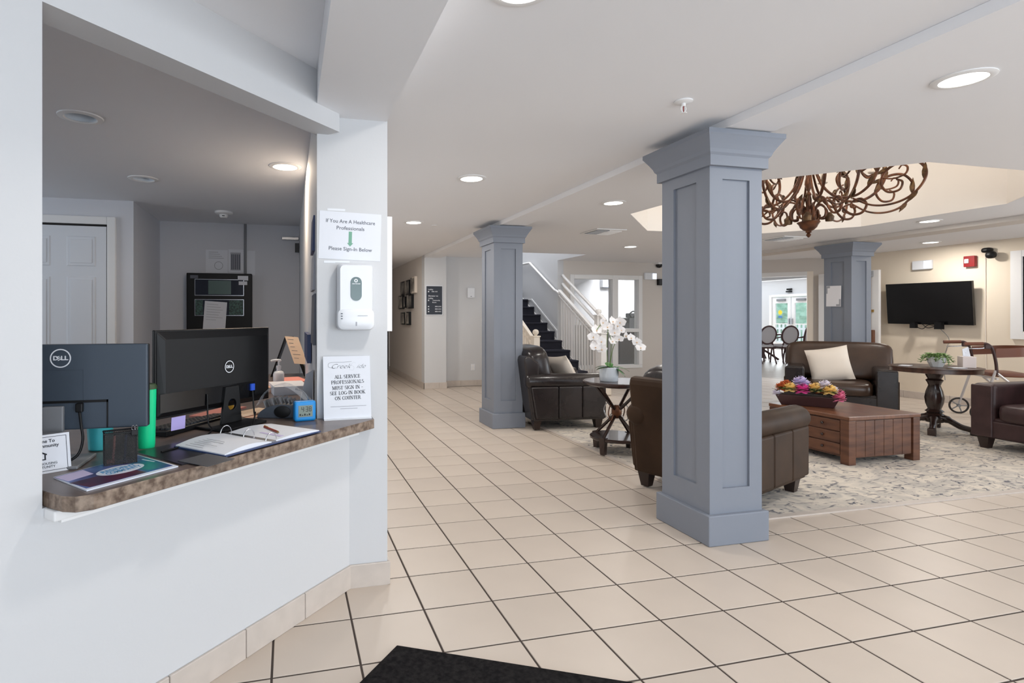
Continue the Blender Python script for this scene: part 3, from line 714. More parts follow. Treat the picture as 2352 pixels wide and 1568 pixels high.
# sticky notes
def card(name, label, cat, m, o, x, y, w, h):
    q = MB(); q.M = frame(o, x, y); q.box(-w/2,w/2,-h/2,h/2,0,.0006); return tag(q.build(name, m), label, cat)
card('sticky_note', 'lilac sticky note under the right-hand monitor edge', 'note', 'sticky_purple', (-.405,2.255,.830), (.66,.75,0), (.05,-.05,1), .062, .050)
card('sticky_note', 'orange yellow sticky note seen beside the monitor stand', 'note', 'sticky_yellow', (-.252,2.535,.815), (.66,.75,0), (.1,.1,1), .05, .070)
# loose papers and envelopes behind the right monitor
for k,(x,y,a,m,w,lb) in enumerate(((-.15,2.66,20,'peach',.11,'peach envelope fanned behind the black monitor'),(-.17,2.70,48,'beige_paper',.10,'cream envelope on top of the fanned envelopes'),(-.31,2.70,60,'salmon',.14,'salmon paper behind the keyboard'))):
    q = MB(); q.box(-w,w,-.05,.05,0,.004+.002*k); tag(q.build('envelope', m, None, loc=(x,y,CT+.0003+.007*k), rotz=math.radians(a)), lb, 'paper', 'papers behind the monitor')
# blue alarm clock
ck = thing('alarm_clock', 'small square bright blue digital clock showing 4:38', 'clock', (.069,2.484,CT), math.radians(11))
B(-.047,.047,-.022,.022,.0,.088).build('case', 'clock_blue', ck, bevel=.010, seg=3)
q = B(-.031,.031,-.0232,-.0222,.020,.070); fc = q.build('display', 'lcd', ck)
SEG = {'4':'bcfg','3':'abcdg','8':'abcdefg'}
def seven(dg, x, z, w, h, par):
    s_ = {'a':(0,w,h-.0022,h),'g':(0,w,h/2-.0011,h/2+.0011),'d':(0,w,0,.0022),'f':(0,.0022,h/2,h),'e':(0,.0022,0,h/2),'b':(w-.0022,w,h/2,h),'c':(w-.0022,w,0,h/2)}
    m = MB()
    for c_ in SEG[dg]: a = s_[c_]; m.box(x+a[0],x+a[1],-.0236,-.0231,z+a[2],z+a[3])
    m.build('digit', 'lcd_dark', par)
seven('4',-.018,.043,.010,.021,fc); seven('3',.001,.043,.010,.021,fc); seven('8',.015,.043,.010,.021,fc)
B(-.0055,-.0035,-.0236,-.0231,.049,.051).build('colon_dot', 'lcd_dark', fc); B(-.0055,-.0035,-.0236,-.0231,.057,.059).build('colon_dot', 'lcd_dark', fc)
for k in range(5): B(-.026+k*.010,-.020+k*.010,-.0236,-.0231,.026,.034-.004*(k%2)).build('small_digit', 'lcd_dark', fc)
# curved desk organiser wrapped in clear plastic
og = thing('desk_organizer', 'dark curved desk organizer with upright cards wrapped in clear plastic', 'organizer', (-.015,2.60,CT), math.radians(-14))
arc = [(.115*math.cos(PI-PI*k/18)*1.0, .062*math.sin(PI*k/18)) for k in range(19)]
MB().prism(arc, -.045, .045, ax='y').build('base', 'rollerdark', og, bevel=.004, smooth=40)
q = MB(); q.lathe([(.001,.0),(.034,.001),(.033,.012),(.02,.022),(.001,.024)],20,c=(0,0,0)); q.v = [(x*1.1, -.046-z*.3, .03+y*.8) for x,y,z in q.v]; q.build('scroll_knob', 'black', og, smooth=50)
for k in range(9):
    q = MB(); q.M = tr(-.075+k*.018,0,.040+.02*math.sin(PI*(k+.5)/9)) @ rot('Y', -22); q.box(-.0008,.0008,-.038,.038,0,.035); q.build('divider_card', 'silver' if k%2 else 'midgrey', og)
q = MB(); arc2 = [(-.115+.24*k/14, .06+.09*math.sin(PI*(k/14)**.8)) for k in range(15)]
vs = []; 
for x_,z_ in arc2: vs += [(x_,-.05,z_),(x_,.05,z_),(x_,.05,z_-.0015),(x_,-.05,z_-.0015)]
fs = [(i*4+j,i*4+(j+1)%4,(i+1)*4+(j+1)%4,(i+1)*4+j) for i in range(14) for j in range(4)]+[(0,1,2,3),(56,57,58,59)]
q.add(vs,fs).build('plastic_wrap', 'clear_plastic', og, smooth=40)
MB().tube(cr([(.06,-.052,.135),(.10,-.052,.12),(.125,-.052,.07),(.128,-.052,.005)],6),.004,6).build('wrap_edge', 'silver', og, smooth=60)
# white hand lotion pump, papers and tent sign at the back of the desk
pb = thing('pump_bottle', 'small white pump bottle at the back of the desk', 'bottle', (-.062,3.80,CT))
MB().lathe([(.0,0),(.035,0),(.036,.006),(.036,.075),(.03,.09),(.014,.098),(.014,.112)],20).build('body', 'white_plastic', pb, smooth=50)
MB().lathe([(.016,.111),(.016,.13),(.006,.133),(.006,.16)],14).build('collar', 'white_plastic', pb, smooth=50)
MB().tube(cr([(.0,0,.158),(.01,0,.166),(-.03,0,.166),(-.05,0,.160)],5),.0075,8).build('spout', 'white_plastic', pb, smooth=60)
for k,(x,y,a,m,w,d,h,lb) in enumerate(((.0,3.45,8,'paper',.10,.14,.05,'stack of white paper on the back desk'),(.02,3.95,14,'salmon',.09,.15,.02,'salmon folder lying on the back desk'),(-.16,3.6,0,'peach',.08,.16,.03,'pale pink papers beside the pump bottle'))):
    tag(B(-w,w,-d,d,0,h).build('paper_stack', m, None, loc=(x,y,CT), rotz=math.radians(a)), lb, 'paper', 'papers on the back desk')
te = thing('tent_stand', 'black A-frame document stand on the back desk', 'stand', (.005,4.38,CT), math.radians(-6))
for s_ in (-1,1):
    MB().hexa([(s_*.125-.006,-.06,0),(s_*.125+.006,-.06,0),(s_*.125+.006,.10,0),(s_*.125-.006,.10,0),(s_*.02-.006,-.06,.30),(s_*.02+.006,-.06,.30),(s_*.02+.006,.10,.30),(s_*.02-.006,.10,.30)]).build('panel', 'black', te)
q = MB(); pts = cr([(.026,-.065,.30),(.05,-.072,.22),(.085,-.08,.14),(.13,-.09,.02)],5)
vs = []
for p in pts: vs += [(p.x,p.y-.03,p.z),(p.x+.10*0+.0,p.y+.12,p.z),(p.x+.002,p.y+.12,p.z+.001),(p.x+.002,p.y-.03,p.z+.001)]
k_ = len(pts); q.add(vs, [(i*4+j,i*4+(j+1)%4,(i+1)*4+(j+1)%4,(i+1)*4+j) for i in range(k_-1) for j in range(4)]+[(0,1,2,3),tuple((k_-1)*4+j for j in range(4))])
q = MB(); q.M = frame((.062,-.075,.20),(1,.0,-.08),(-.35,.05,1)); q.box(-.05,.05,-.11,.11,0,.001); sht = q.build('paper_sheet', 'beige_paper', te)
for k in range(6):
    q = MB(); q.M = frame((.062,-.0765,.20),(1,.0,-.08),(-.35,.05,1)); q.box(-.035,-.035+.05*random.uniform(.6,1.2),.085-k*.03,.088-k*.03,-.0006,.0); q.build('text_line', 'ink_grey', sht)
tag(B(.100,.121,3.05,3.60,.98,1.135).build('blue_binder', 'navy'), 'navy blue board standing against the office side wall', 'board')
tag(MB().hexa([(.05,2.78,CT),(.115,2.78,CT),(.115,2.90,CT),(.05,2.90,CT),(.085,2.74,.955),(.119,2.74,.975),(.119,2.90,.955),(.095,2.90,.935)]).build('plastic_sleeve', 'ink_light'), 'grey translucent paper sleeve leaning on the office side wall', 'sleeve')

# ------------------------------------------------------------------ on the pillar: dispenser and signs
ds = thing('sanitizer_dispenser', 'white wall-mounted hand sanitizer dispenser with grey-green window', 'dispenser', (.292,2.52,1.17))
pr_ = []
def rrect(w, h, r, n=5):
    out = []
    for cx_, cy_, a0 in ((w-r,h-r,0),(-w+r,h-r,90),(-w+r,-h+r,180),(w-r,-h+r,270)):
        for k in range(n+1): a = math.radians(a0+90*k/n); out.append((cx_+r*math.cos(a), cy_+r*math.sin(a)))
    return out
def loft(sections):
    """sections: list of (poly2d, y) in xz plane"""
    n = len(sections[0][0]); vs = [(p[0], y, p[1]) for poly_, y in sections for p in poly_]; k = len(sections)
    fs = [(i*n+j, i*n+(j+1)%n, (i+1)*n+(j+1)%n, (i+1)*n+j) for i in range(k-1) for j in range(n)]+[tuple(range(n)), tuple((k-1)*n+j for j in range(n))[::-1]]
    return MB().add(vs, fs)
def sh_(poly, dz, kx=1): return [(x*kx, z+dz) for x,z in poly]
loft([(sh_(rrect(.076,.145,.016),.155),-.0005),(sh_(rrect(.080,.145,.018),.155),-.02),(sh_(rrect(.079,.143,.02),.155),-.055),(sh_(rrect(.070,.132,.02),.158),-.075)]).build('housing', 'white_plastic', ds, smooth=35)
loft([(sh_(rrect(.081,.048,.02),.055),-.01),(sh_(rrect(.083,.050,.024),.052),-.055),(sh_(rrect(.080,.046,.026),.052),-.074),(sh_(rrect(.070,.036,.026),.052),-.082)]).build('drip_guard', 'white_plastic', ds, smooth=35)
loft([(sh_(rrect(.025,.053,.024,8),.186),-.074),(sh_(rrect(.0245,.0525,.0239,8),.186),-.0775)]).build('window', 'disp_window', ds, smooth=35)
q = MB(); q.M = frame((-.001,-.0778,.222),(1,0,0),(0,0,1)); ring(q,(0,0,0),.004,.0078,.0004); q.build('window_emblem', 'white_plastic', ds)
text('window_lettering', 'HEALTHCARE', 'white_plastic', ds, frame((0,-.0778,.208),(1,0,0),(0,0,1)), .006, width=.036, bold=.0002)
for k in range(3): B(-.068,-.060,-.0835,-.081,.052+k*.011,.056+k*.011).build('indicator', 'ink_grey', ds)
B(.006,.05,-.0835,-.081,.066,.068).build('embossed_line', 'ink_light', ds); B(-.003,.003,-.0835,-.081,.022,.040).build('sensor_mark', 'ink_light', ds)
# healthcare sign
hs_ = thing('paper_sign', 'landscape paper sign reading If You Are A Healthcare Professionals', 'sign', (.271,2.5195,1.487))
q = MB(); q.M = rot('Y', 1.6); q.box(-.140,.140,-.0012,0,.004,.219); q.build('sheet', 'paper', hs_)
M = rot('Y',1.6) @ frame((0,-.0014,.11),(1,0,0),(0,0,1))
text('lettering', 'If You Are A Healthcare', 'ink_grey', hs_, M @ tr(0,.066,0), .023, width=.222, bold=.0002)
text('lettering', 'Professionals', 'ink_grey', hs_, M @ tr(0,.036,0), .023, width=.126, bold=.0002)
text('lettering', 'Please Sign-In Below', 'ink_grey', hs_, M @ tr(.002,-.058,0), .023, width=.196, bold=.0002)
q = MB(); q.M = M; q.prism([(-.0075,.022),(.0075,.022),(.0075,-.030),(.014,-.030),(0,-.046),(-.014,-.030),(-.0075,-.030)],0,.0003); q.build('arrow', 'arrow_green', hs_)
for a in ((-.10,-.02,.224,.234),(-.115,-.065,-.012,-.002),(-.065,.0,-.009,-.002)): B(a[0],a[1],-.0009,-.0003,a[2],a[3]).build('tape', 'white_plastic', hs_)

# slab-serif stroke letters for the service sign
ST = {  # strokes on a 0..w x 0..1 grid: ((x,y,x,y,weight)...), serifs added per stroke end where marked
 'A':(.86,[(.10,0,.42,1,.07),(.42,1,.76,0,.17),(.2,.33,.66,.33,.07)],[(.10,0),(.76,0)]),
 'L':(.72,[(.2,0,.2,1,.17),(.2,.03,.66,.03,.07),(.64,.0,.64,.26,.07)],[(.2,1),(.2,0)]),
 'S':(.62,'S',[]),'E':(.74,[(.2,0,.2,1,.17),(.2,.03,.64,.03,.07),(.2,.97,.62,.97,.07),(.2,.5,.5,.5,.07),(.63,0,.63,.24,.07),(.61,.76,.61,1,.07),(.49,.38,.49,.62,.06)],[(.2,1),(.2,0)]),
 'R':(.84,'R',[(.2,1),(.2,0),(.78,0)]),'V':(.84,[(.1,1,.44,0,.17),(.44,0,.76,1,.07)],[(.1,1),(.76,1)]),'I':(.42,[(.21,0,.21,1,.17)],[(.21,0),(.21,1)]),
 'C':(.8,'C',[]),'P':(.74,'P',[(.2,1),(.2,0)]),'O':(.88,'O',[]),'F':(.68,[(.2,0,.2,1,.17),(.2,.97,.6,.97,.07),(.2,.5,.5,.5,.07),(.6,.74,.6,1,.07),(.49,.38,.49,.62,.06)],[(.2,1),(.2,0)]),
 'N':(.88,[(.16,0,.16,1,.07),(.16,1,.72,0,.17),(.72,0,.72,1,.07)],[(.16,0),(.12,1),(.72,1)]),
 'M':(1.02,[(.16,0,.16,1,.07),(.16,1,.5,.05,.17),(.5,.05,.84,1,.07),(.84,0,.84,1,.17)],[(.16,0),(.14,1),(.84,0),(.86,1)]),
 'U':(.84,'U',[(.18,1),(.68,1)]),'T':(.76,[(.38,0,.38,1,.17),(.06,.97,.7,.97,.07),(.06,.74,.06,1,.07),(.7,.74,.7,1,.07)],[(.38,0)]),
 'G':(.86,'G',[]),'B':(.78,'B',[(.2,1),(.2,0)]),'K':(.86,[(.2,0,.2,1,.17),(.26,.42,.70,1,.07),(.36,.55,.74,0,.17)],[(.2,1),(.2,0),(.74,0),(.70,1)]),
 '-':(.5,[(.08,.42,.42,.42,.1)],[]),' ':(.45,[],[])}
def arcpts(cx_, cy_, rx, ry, a0, a1, n=12): return [(cx_+rx*math.cos(math.radians(a0+(a1-a0)*k/n)), cy_+ry*math.sin(math.radians(a0+(a1-a0)*k/n))) for k in range(n+1)]
CURV = {'O':[arcpts(.44,.5,.34,.47,0,360,20)],'C':[arcpts(.46,.5,.36,.47,42,318,16)],'G':[arcpts(.46,.5,.36,.47,42,330,16),[(.76,.04),(.76,.42)],[(.6,.42),(.84,.42)]],
 'S':[arcpts(.31,.74,.22,.23,40,270,10)+arcpts(.31,.27,.24,.24,88,-150,10)],'P':[[(.2,0),(.2,1)],[(.2,.97)]+arcpts(.42,.73,.24,.25,90,-90,8)+[(.2,.48)]],
 'R':[[(.2,0),(.2,1)],[(.2,.97)]+arcpts(.42,.74,.22,.24,90,-90,8)+[(.2,.5)],[(.44,.5),(.76,0)]],'U':[[(.18,1)]+arcpts(.43,.30,.25,.28,180,360,10)+[(.68,1)]],
 'B':[[(.2,0),(.2,1)],[(.2,.97)]+arcpts(.42,.76,.2,.22,90,-90,8)+[(.2,.53)],[(.2,.53)]+arcpts(.44,.28,.25,.25,90,-90,8)+[(.2,.03)]]}
def serif_line(s, cap, par, M, width):
    ws = sum(ST[c][0] for c in s); k = width/ws; x = -width/2; m = MB(); m.M = M
    def bar(x0,y0,x1,y1,w):
        a = Vector((x0,y0*cap,0)); b = Vector((x1,y1*cap,0)); d = (b-a); 
        if d.length < 1e-7: return
        n_ = Vector((-d.y,d.x,0)).normalized()*w/2
        m.hexa([a-n_,b-n_,b+n_,a+n_]+[p+Vector((0,0,.0003)) for p in (a-n_,b-n_,b+n_,a+n_)])
    for c in s:
        w_, st, sf = ST[c]
        if isinstance(st, str):
            for j, pl_ in enumerate(CURV[c]):
                for (a,b) in zip(pl_[:-1], pl_[1:]):
                    vert = abs(b[1]-a[1])*cap; hor = abs(b[0]-a[0])*k
                    bar(x+a[0]*k,a[1],x+b[0]*k,b[1], cap*(.07+.11*vert/(vert+hor+1e-9)))
        else:
            for (x0,y0,x1,y1,wt) in st: bar(x+x0*k,y0,x+x1*k,y1,cap*wt)
        for (sx,sy) in sf: bar(x+(sx-.14)*k,sy,x+(sx+.14)*k,sy,cap*.08)
        x += w_*k
    return m.build('lettering', 'ink', par)
sv = thing('service_sign', 'white acrylic counter sign asking all service professionals to sign in', 'sign', (.258,2.472,CT), math.radians(2.5))
tl = rot('X', -8)
q = MB(); q.M = tl; q.box(-.106,.106,-.003,.003,.004,.281); q.build('panel', 'paper', sv)
MB().hexa([(-.106,-.014,0),(.106,-.014,0),(.106,.03,0),(-.106,.03,0),(-.106,-.014,.006),(.106,-.014,.006),(.106,.03,.006),(-.106,.03,.006)]).build('foot', 'white_plastic', sv)
M = tl @ frame((.002,-.0034,.142),(1,0,0),(0,0,1))
for s_, z_, w_ in (('ALL SERVICE',.046,.116),('PROFESSIONALS',.022,.148),('MUST SIGN IN -',-.003,.138),('SEE LOG-IN BOOK',-.026,.158),('ON COUNTER',-.049,.116)):
    serif_line(s_, .0150, sv, M @ tr(0,z_-.006,0) @ rot('Z', 1.2), w_)
text('script_lettering', 'Creek', 'ink', sv, M @ tr(-.032,.093,0), .030, width=.088, shear=.55, bold=-.0006)
text('script_lettering', 'ide', 'ink', sv, M @ tr(.060,.092,0), .028, width=.042, shear=.55, bold=-.0006)
q = MB(); q.M = M
q.tube([(p.x,p.y,.0002) for p in cr([(-.062,.085,0),(-.084,.092,0),(-.082,.108,0),(-.06,.112,0),(-.02,.112,0),(.02,.114,0)],6)],.0004,4); q.build('flourish', 'ink', sv)
q = MB(); q.M = M
q.tube([(p.x,p.y,.0002) for p in cr([(.006,.078,0),(.026,.076,0),(.030,.090,0),(.018,.100,0),(.030,.110,0),(.038,.106,0)],6)],.0002,4); q.build('flourish', 'ink_light', sv)
for x0,x1,z_ in ((-.078,.082,-.086),(-.035,.042,-.096)):
    q = MB(); q.M = M; q.box(x0,x1,z_,z_+.0022,0,.0003); q.build('fine_print', 'ink_light', sv)
# white board edge on the corridor side of the pillar and papers on the office side
tag(B(.4455,.472,2.545,3.35,1.165,1.70).build('notice_board', 'trimw'), 'white notice board edge on the corridor side of the pillar', 'board')
tag(B(.4455,.458,2.60,2.72,.86,.90).build('coat_hook', 'darkgrey'), 'small dark latch on the corridor side of the pillar', 'latch')
for k,(y0,y1,z0_,z1_,m,lb) in enumerate(((2.70,2.93,1.55,1.72,'navy','blue printed flyer pinned high on the office side wall'),(2.66,2.92,1.36,1.53,'ink_light','grey leaflet pinned in the middle of the office side wall'),(2.60,2.90,1.10,1.34,'ink_grey','dark leaflet pinned low on the office side wall'))):
    tag(MB().hexa([(.112,y0,z0_),(.1245,y0,z0_),(.1245,y1,z0_),(.112,y1,z0_),(.118,y0,z1_),(.1245,y0,z1_),(.1245,y1,z1_),(.118,y1,z1_)]).build('leaflet', m), lb, 'leaflet', 'leaflets on the office side wall')
# ------------------------------------------------------------------ office background
od = struct(B(-2.40,-1.498,5.452,5.4755,0,2.12).build('door_3', 'trimw'), 'white moulded panel door in the office')
B(-2.33,-1.569,5.449,5.4525,0,2.05).build('door_gap', 'doorgap', od)
B(-2.325,-1.572,5.440,5.4495,.01,2.030).build('door_leaf', 'door_white', od)
def raised(x0,x1,z0_,z1_):
    m = MB(); y0 = 5.4401; i1 = .022; i2 = .05
    m.hexa([(x0,y0,z0_),(x1,y0,z0_),(x1,y0,z1_),(x0,y0,z1_),(x0+.008,y0-.006,z0_+.008),(x1-.008,y0-.006,z0_+.008),(x1-.008,y0-.006,z1_-.008),(x0+.008,y0-.006,z1_-.008)])
    a = m.build('panel_moulding', 'door_white', od)
    B(x0+.028,x1-.028,y0-.012,y0-.005,z0_+.028,z1_-.028).build('raised_panel', 'door_white', a, bevel=.008)
for x0,x1 in ((-1.885,-1.655),(-2.24,-2.01)):
    raised(x0,x1,1.675,1.94); raised(x0,x1,.95,1.585); raised(x0,x1,.2,.85)
for a in ((-1.568,-1.498),(-2.40,-2.33)): B(a[0],a[1],5.44,5.453,0,2.12).build('door_trim', 'trimw', od, bevel=.006)
B(-2.33,-1.568,5.44,5.453,2.05,2.12).build('door_trim', 'trimw', od, bevel=.006)
fp = thing('alarm_cabinet', 'black fire alarm control cabinet with two windows on the office wall', 'alarm panel', (-.731,6.536,1.0))
B(-.338,.338,-.13,-.0005,0,.705).build('cabinet', 'black', fp, bevel=.006)
for z0_,z1_,m in ((.46,.64,'panelglass'),(.24,.42,'panelglass')):
    f_ = B(-.255,.255,-.134,-.1305,z0_,z1_).build('window_frame', 'silver', fp); B(-.249,.249,-.136,-.1335,z0_+.006,z1_-.006).build('window_pane', m, f_)
B(-.115,.12,-.138,-.1355,.475,.625).build('display', 'lcdpanel', fp); B(.10,.245,-.138,-.1355,.25,.41).build('circuit_board', 'pcb', fp); B(-.245,-.17,-.138,-.1355,.25,.41).build('circuit_board', 'pcb', fp)
B(.19,.30,-.1345,-.1305,.63,.68).build('label', 'paper', fp); B(.20,.29,-.1375,-.1355,.58,.62).build('label', 'paper', fp); B(-.30,-.22,-.1345,-.1305,.645,.68).build('label', 'ink_grey', fp)
cpn = MB(); cpn.M = tr(-.045,-.142,.24) @ rot('Y',4); cpn.box(-.115,.115,-.001,.001,-.25,.155); q_ = cpn.build('taped_note', 'paper', fp)
for k in range(7):
    q = MB(); q.M = tr(-.045,-.142,.24) @ rot('Y',4); q.box(-.09,-.09+random.uniform(.1,.17),-.0018,-.0009,.12-k*.028,.124-k*.028); q.build('text_line', 'ink_light', q_)
tag(MB().cyl((-.470,6.52,1.706),(-.470,6.52,2.273),.014,n=10).build('conduit', 'midgrey', None, smooth=60), 'grey electrical conduit rising from the alarm cabinet', 'conduit')
for k,(x0,x1,z0_,z1_,m,lb) in enumerate(((-.89,-.66,1.72,1.975,'paper','plastic sleeved certificate above the alarm cabinet'),(-.65,-.49,1.73,1.985,'paper','gridded schedule sheet above the alarm cabinet'),(-.45,-.365,1.70,1.975,'paper','narrow white sheet right of the conduit'))):
    t_ = thing('posted_sheet', lb, 'paper', ((x0+x1)/2,6.5355,z0_), 0, 'sheets above the alarm cabinet'); w_ = (x1-x0)/2
    B(-w_,w_,-.002,0,0,z1_-z0_).build('sheet', m, t_)
    if k == 1:
        B(-w_+.02,w_-.03,-.003,-.0019,.02,.22).build('grid_print', 'ink_light', t_)
        for j in range(5): B(-w_+.03+.02*j,-w_+.042+.02*j,-.0038,-.0029,.03,.20).build('grid_column', 'ink_grey', t_)
    if k == 0:
        q = MB(); q.M = frame((.02,-.0022,.08),(1,0,0),(0,0,1)); ring(q,(0,0,0),.04,.046,.0006); q.build('stamp', 'ink_light', t_)
        for j in range(4): B(-w_+.03,w_-.04-.02*j,-.003,-.0019,.16+.022*j,.165+.022*j).build('text_line', 'ink_light', t_)
sb_ = thing('wall_rail', 'short silver shelf rail at the office back corner', 'rail', (.03,6.535,2.11))
B(-.10,.09,-.025,0,0,.035).build('rail', 'silver', sb_, bevel=.004); B(.045,.09,-.06,-.001,-.14,-.04).build('mount', 'darkgrey', sb_)
sm = thing('smoke_detector', 'round white smoke detector on the office ceiling', 'detector', (-.623,5.811,ZC))
MB().lathe([(.085,-.0005),(.085,-.018),(.075,-.026),(.05,-.03),(.0,-.03)],28).build('base', 'trimw', sm, smooth=40); MB().lathe([(.042,-.03),(.04,-.05),(.03,-.062),(0,-.064)],20).build('dome', 'trimw', sm, smooth=40)
B(-.012,.012,-.046,-.038,-.05,-.044).build('slot', 'black', sm)
# ------------------------------------------------------------------ ceiling fittings
def downlight(x, y, label, z=ZC, r=.082, power=11, col=(1.0,.95,.89)):
    t = thing('recessed_light', label, 'ceiling light', (x, y, z), 0, 'lit recessed ceiling lights')
    MB().lathe([(r,-.0085),(r+.014,-.0095),(r+.028,-.004),(r+.028,-.0003),(r,-.0003)],36,cap=False).build('trim_ring', 'trimw', t, smooth=40)
    MB().lathe([(r+.001,-.0003),(r+.001,-.006),(0,-.0065)],36).build('lens', 'lens_white', t)
    d = bpy.data.lights.new('lamp', 'AREA'); d.shape = 'DISK'; d.size = .15; d.energy = power; d.color = col
    o = bpy.data.objects.new('lamp', d); C.objects.link(o); o.parent = t; o.location = (0,0,-.012)
    return t
downlight(-.021,3.954,'lit recessed light on the office ceiling', col=WARM, power=18)
downlight(1.342,3.957,'lit recessed light on the corridor ceiling, nearer one', power=13)
downlight(1.347,5.958,'lit recessed light on the corridor ceiling, farther one', power=18)
downlight(.716,1.62,'lit recessed light at the top edge above the lobby floor')
downlight(2.869,1.786,'large lit recessed light right of the beam, nearest on the right')
downlight(2.891,4.497,'lit recessed light above the leather armchair, beside the beam')
downlight(4.961,7.273,'lit recessed light in front of the staircase window')
downlight(6.794,4.54,'lit recessed light right of the chandelier, before the far beam')
downlight(8.52,5.68,'lit recessed light near the television wall', z=2.246, power=20)
downlight(1.347,8.2,'lit recessed light farthest down the corridor', power=20)
downlight(6.6,1.5,'lit recessed light above the right-hand lobby floor, out of sight', power=12)
for (x,y),lb in zip(CANS,('unlit recessed light on the office ceiling, nearer one','unlit recessed light on the office ceiling, farther one')):
    t = thing('recessed_light', lb, 'ceiling light', (x, y, ZC), 0, 'unlit recessed ceiling lights')
    MB().lathe([(.072,-.004),(.078,-.010),(.104,-.006),(.106,-.0003),(.0785,-.0003)],36,cap=False).build('trim_ring', 'trimw', t, smooth=40)
    MB().lathe([(.0755,-.002),(.070,.03),(.066,.10),(.0,.10)],32,cap=False).build('reflector', 'ceramic', t, smooth=40)
sp = thing('sprinkler', 'white ceiling sprinkler head in front of the nearest column', 'sprinkler', (1.857,2.296,ZC))
MB().lathe([(.042,-.0004),(.042,-.006),(.030,-.012),(.0,-.012)],28).build('escutcheon', 'trimw', sp, smooth=40)
MB().lathe([(.010,-.012),(.010,-.026),(.0,-.026)],14).build('nozzle', 'trimw', sp, smooth=40)
for s_ in (-1,1): MB().tube(cr([(s_*.008,0,-.024),(s_*.013,0,-.036),(s_*.009,0,-.050),(0,0,-.058)],4),.0026,6).build('yoke_arm', 'trimw', sp)
MB().lathe([(.003,-.056),(.016,-.058),(.016,-.060),(.0,-.061)],16).build('deflector', 'trimw', sp)
MB().cyl((0,0,-.026),(0,0,-.052),.0022,n=6).build('glass_bulb', 'red_alarm', sp)
for x,y,lb in ((1.62,6.1,'tiny white sprinkler cap on the corridor ceiling near the second column'),(1.45,8.0,'tiny white sprinkler cap farther along the corridor ceiling')):
    tag(MB().lathe([(.03,-.0004),(.03,-.008),(.0,-.012)],18).build('sprinkler', 'trimw', None, smooth=40, loc=(x,y,ZC)), lb, 'sprinkler')
def vent(x, y, label, z=ZC):
    t = thing('air_vent', label, 'vent', (x,y,z), 0, 'white ceiling air vents')
    h = .20
    for a in ((-h,h,-h,-h+.03),(-h,h,h-.03,h),(-h,-h+.03,-h+.03,h-.03),(h-.03,h,-h+.03,h-.03)): B(*a,-.012,-.0004).build('frame_side', 'trimw', t, bevel=.003)
    B(-h+.03,h-.03,-h+.03,h-.03,-.003,-.0005).build('backing', 'ink_grey', t)
    for k in range(7):
        q = MB(); q.M = tr(0,-.14+k*.047,-.011) @ rot('X', 40); q.box(-h+.03,0,-.016,.016,-.001,.001); q.build('louvre', 'trimw', t)
        q = MB(); q.M = tr(.09,-.14+k*.047,-.011) @ rot('X', -40); q.box(-.09,h-.12,-.016,.016,-.001,.001); q.build('louvre', 'trimw', t)
vent(3.745,6.048,'white ceiling vent left of the nearest column'); vent(6.422,6.016,'white ceiling vent below the chandelier, before the far column')

# ------------------------------------------------------------------ chandelier
ch = thing('chandelier', 'large wrought iron chandelier with scrolling leafy arms', 'chandelier', (4.93,4.34,2.0))
MB().lathe([(0,.0),(.012,.010),(.022,.028),(.012,.045),(.026,.052),(.024,.064),(.045,.075),(.070,.10),(.080,.128),(.098,.148),(.088,.156),(.070,.156)],20,cap=False).build('urn', 'iron', ch, smooth=35)
MB().lathe([(.058,.156),(.052,.20),(.046,.25),(.058,.29),(.050,.30),(.015,.30)],12).build('hub', 'iron', ch, smooth=35)
MB().lathe([(.014,.30),(.014,.40),(.026,.42),(.010,.45),(.034,.52),(.030,.56),(.010,.62),(.012,1.50),(.06,1.53),(.06,1.55)],14).build('stem', 'iron', ch, smooth=35)
def arm(pts, r, ang, name, mm='iron', n=7):
    P = cr([(p[0],0,p[1]-2.0) for p in pts], n); k = len(P)
    R_ = [r*(1-.35*abs(2*i/(k-1)-1)) for i in range(k)]
    m = MB(); m.M = rot('Z', ang); m.tube(P, R_, 6); return m.build(name, mm, ch, smooth=60)
def leaves(par, spots, ang):
    for (rr,zz,dr,dz,w) in spots:
        m = MB(); m.M = rot('Z', ang); L_ = math.hypot(dr,dz)
        for s_, sc in ((-1,1),(1,1),(-.4,1.25),(.4,1.25)):
            m.leaf((rr,0,zz-2.0),(dr*sc,s_*L_*.34,dz*sc),w*.42,up=(dz,s_*.6,-dr),t=.003,bend=.25*abs(s_),n=4)
        m.build('leaf_cluster', 'iron_leaf', par)
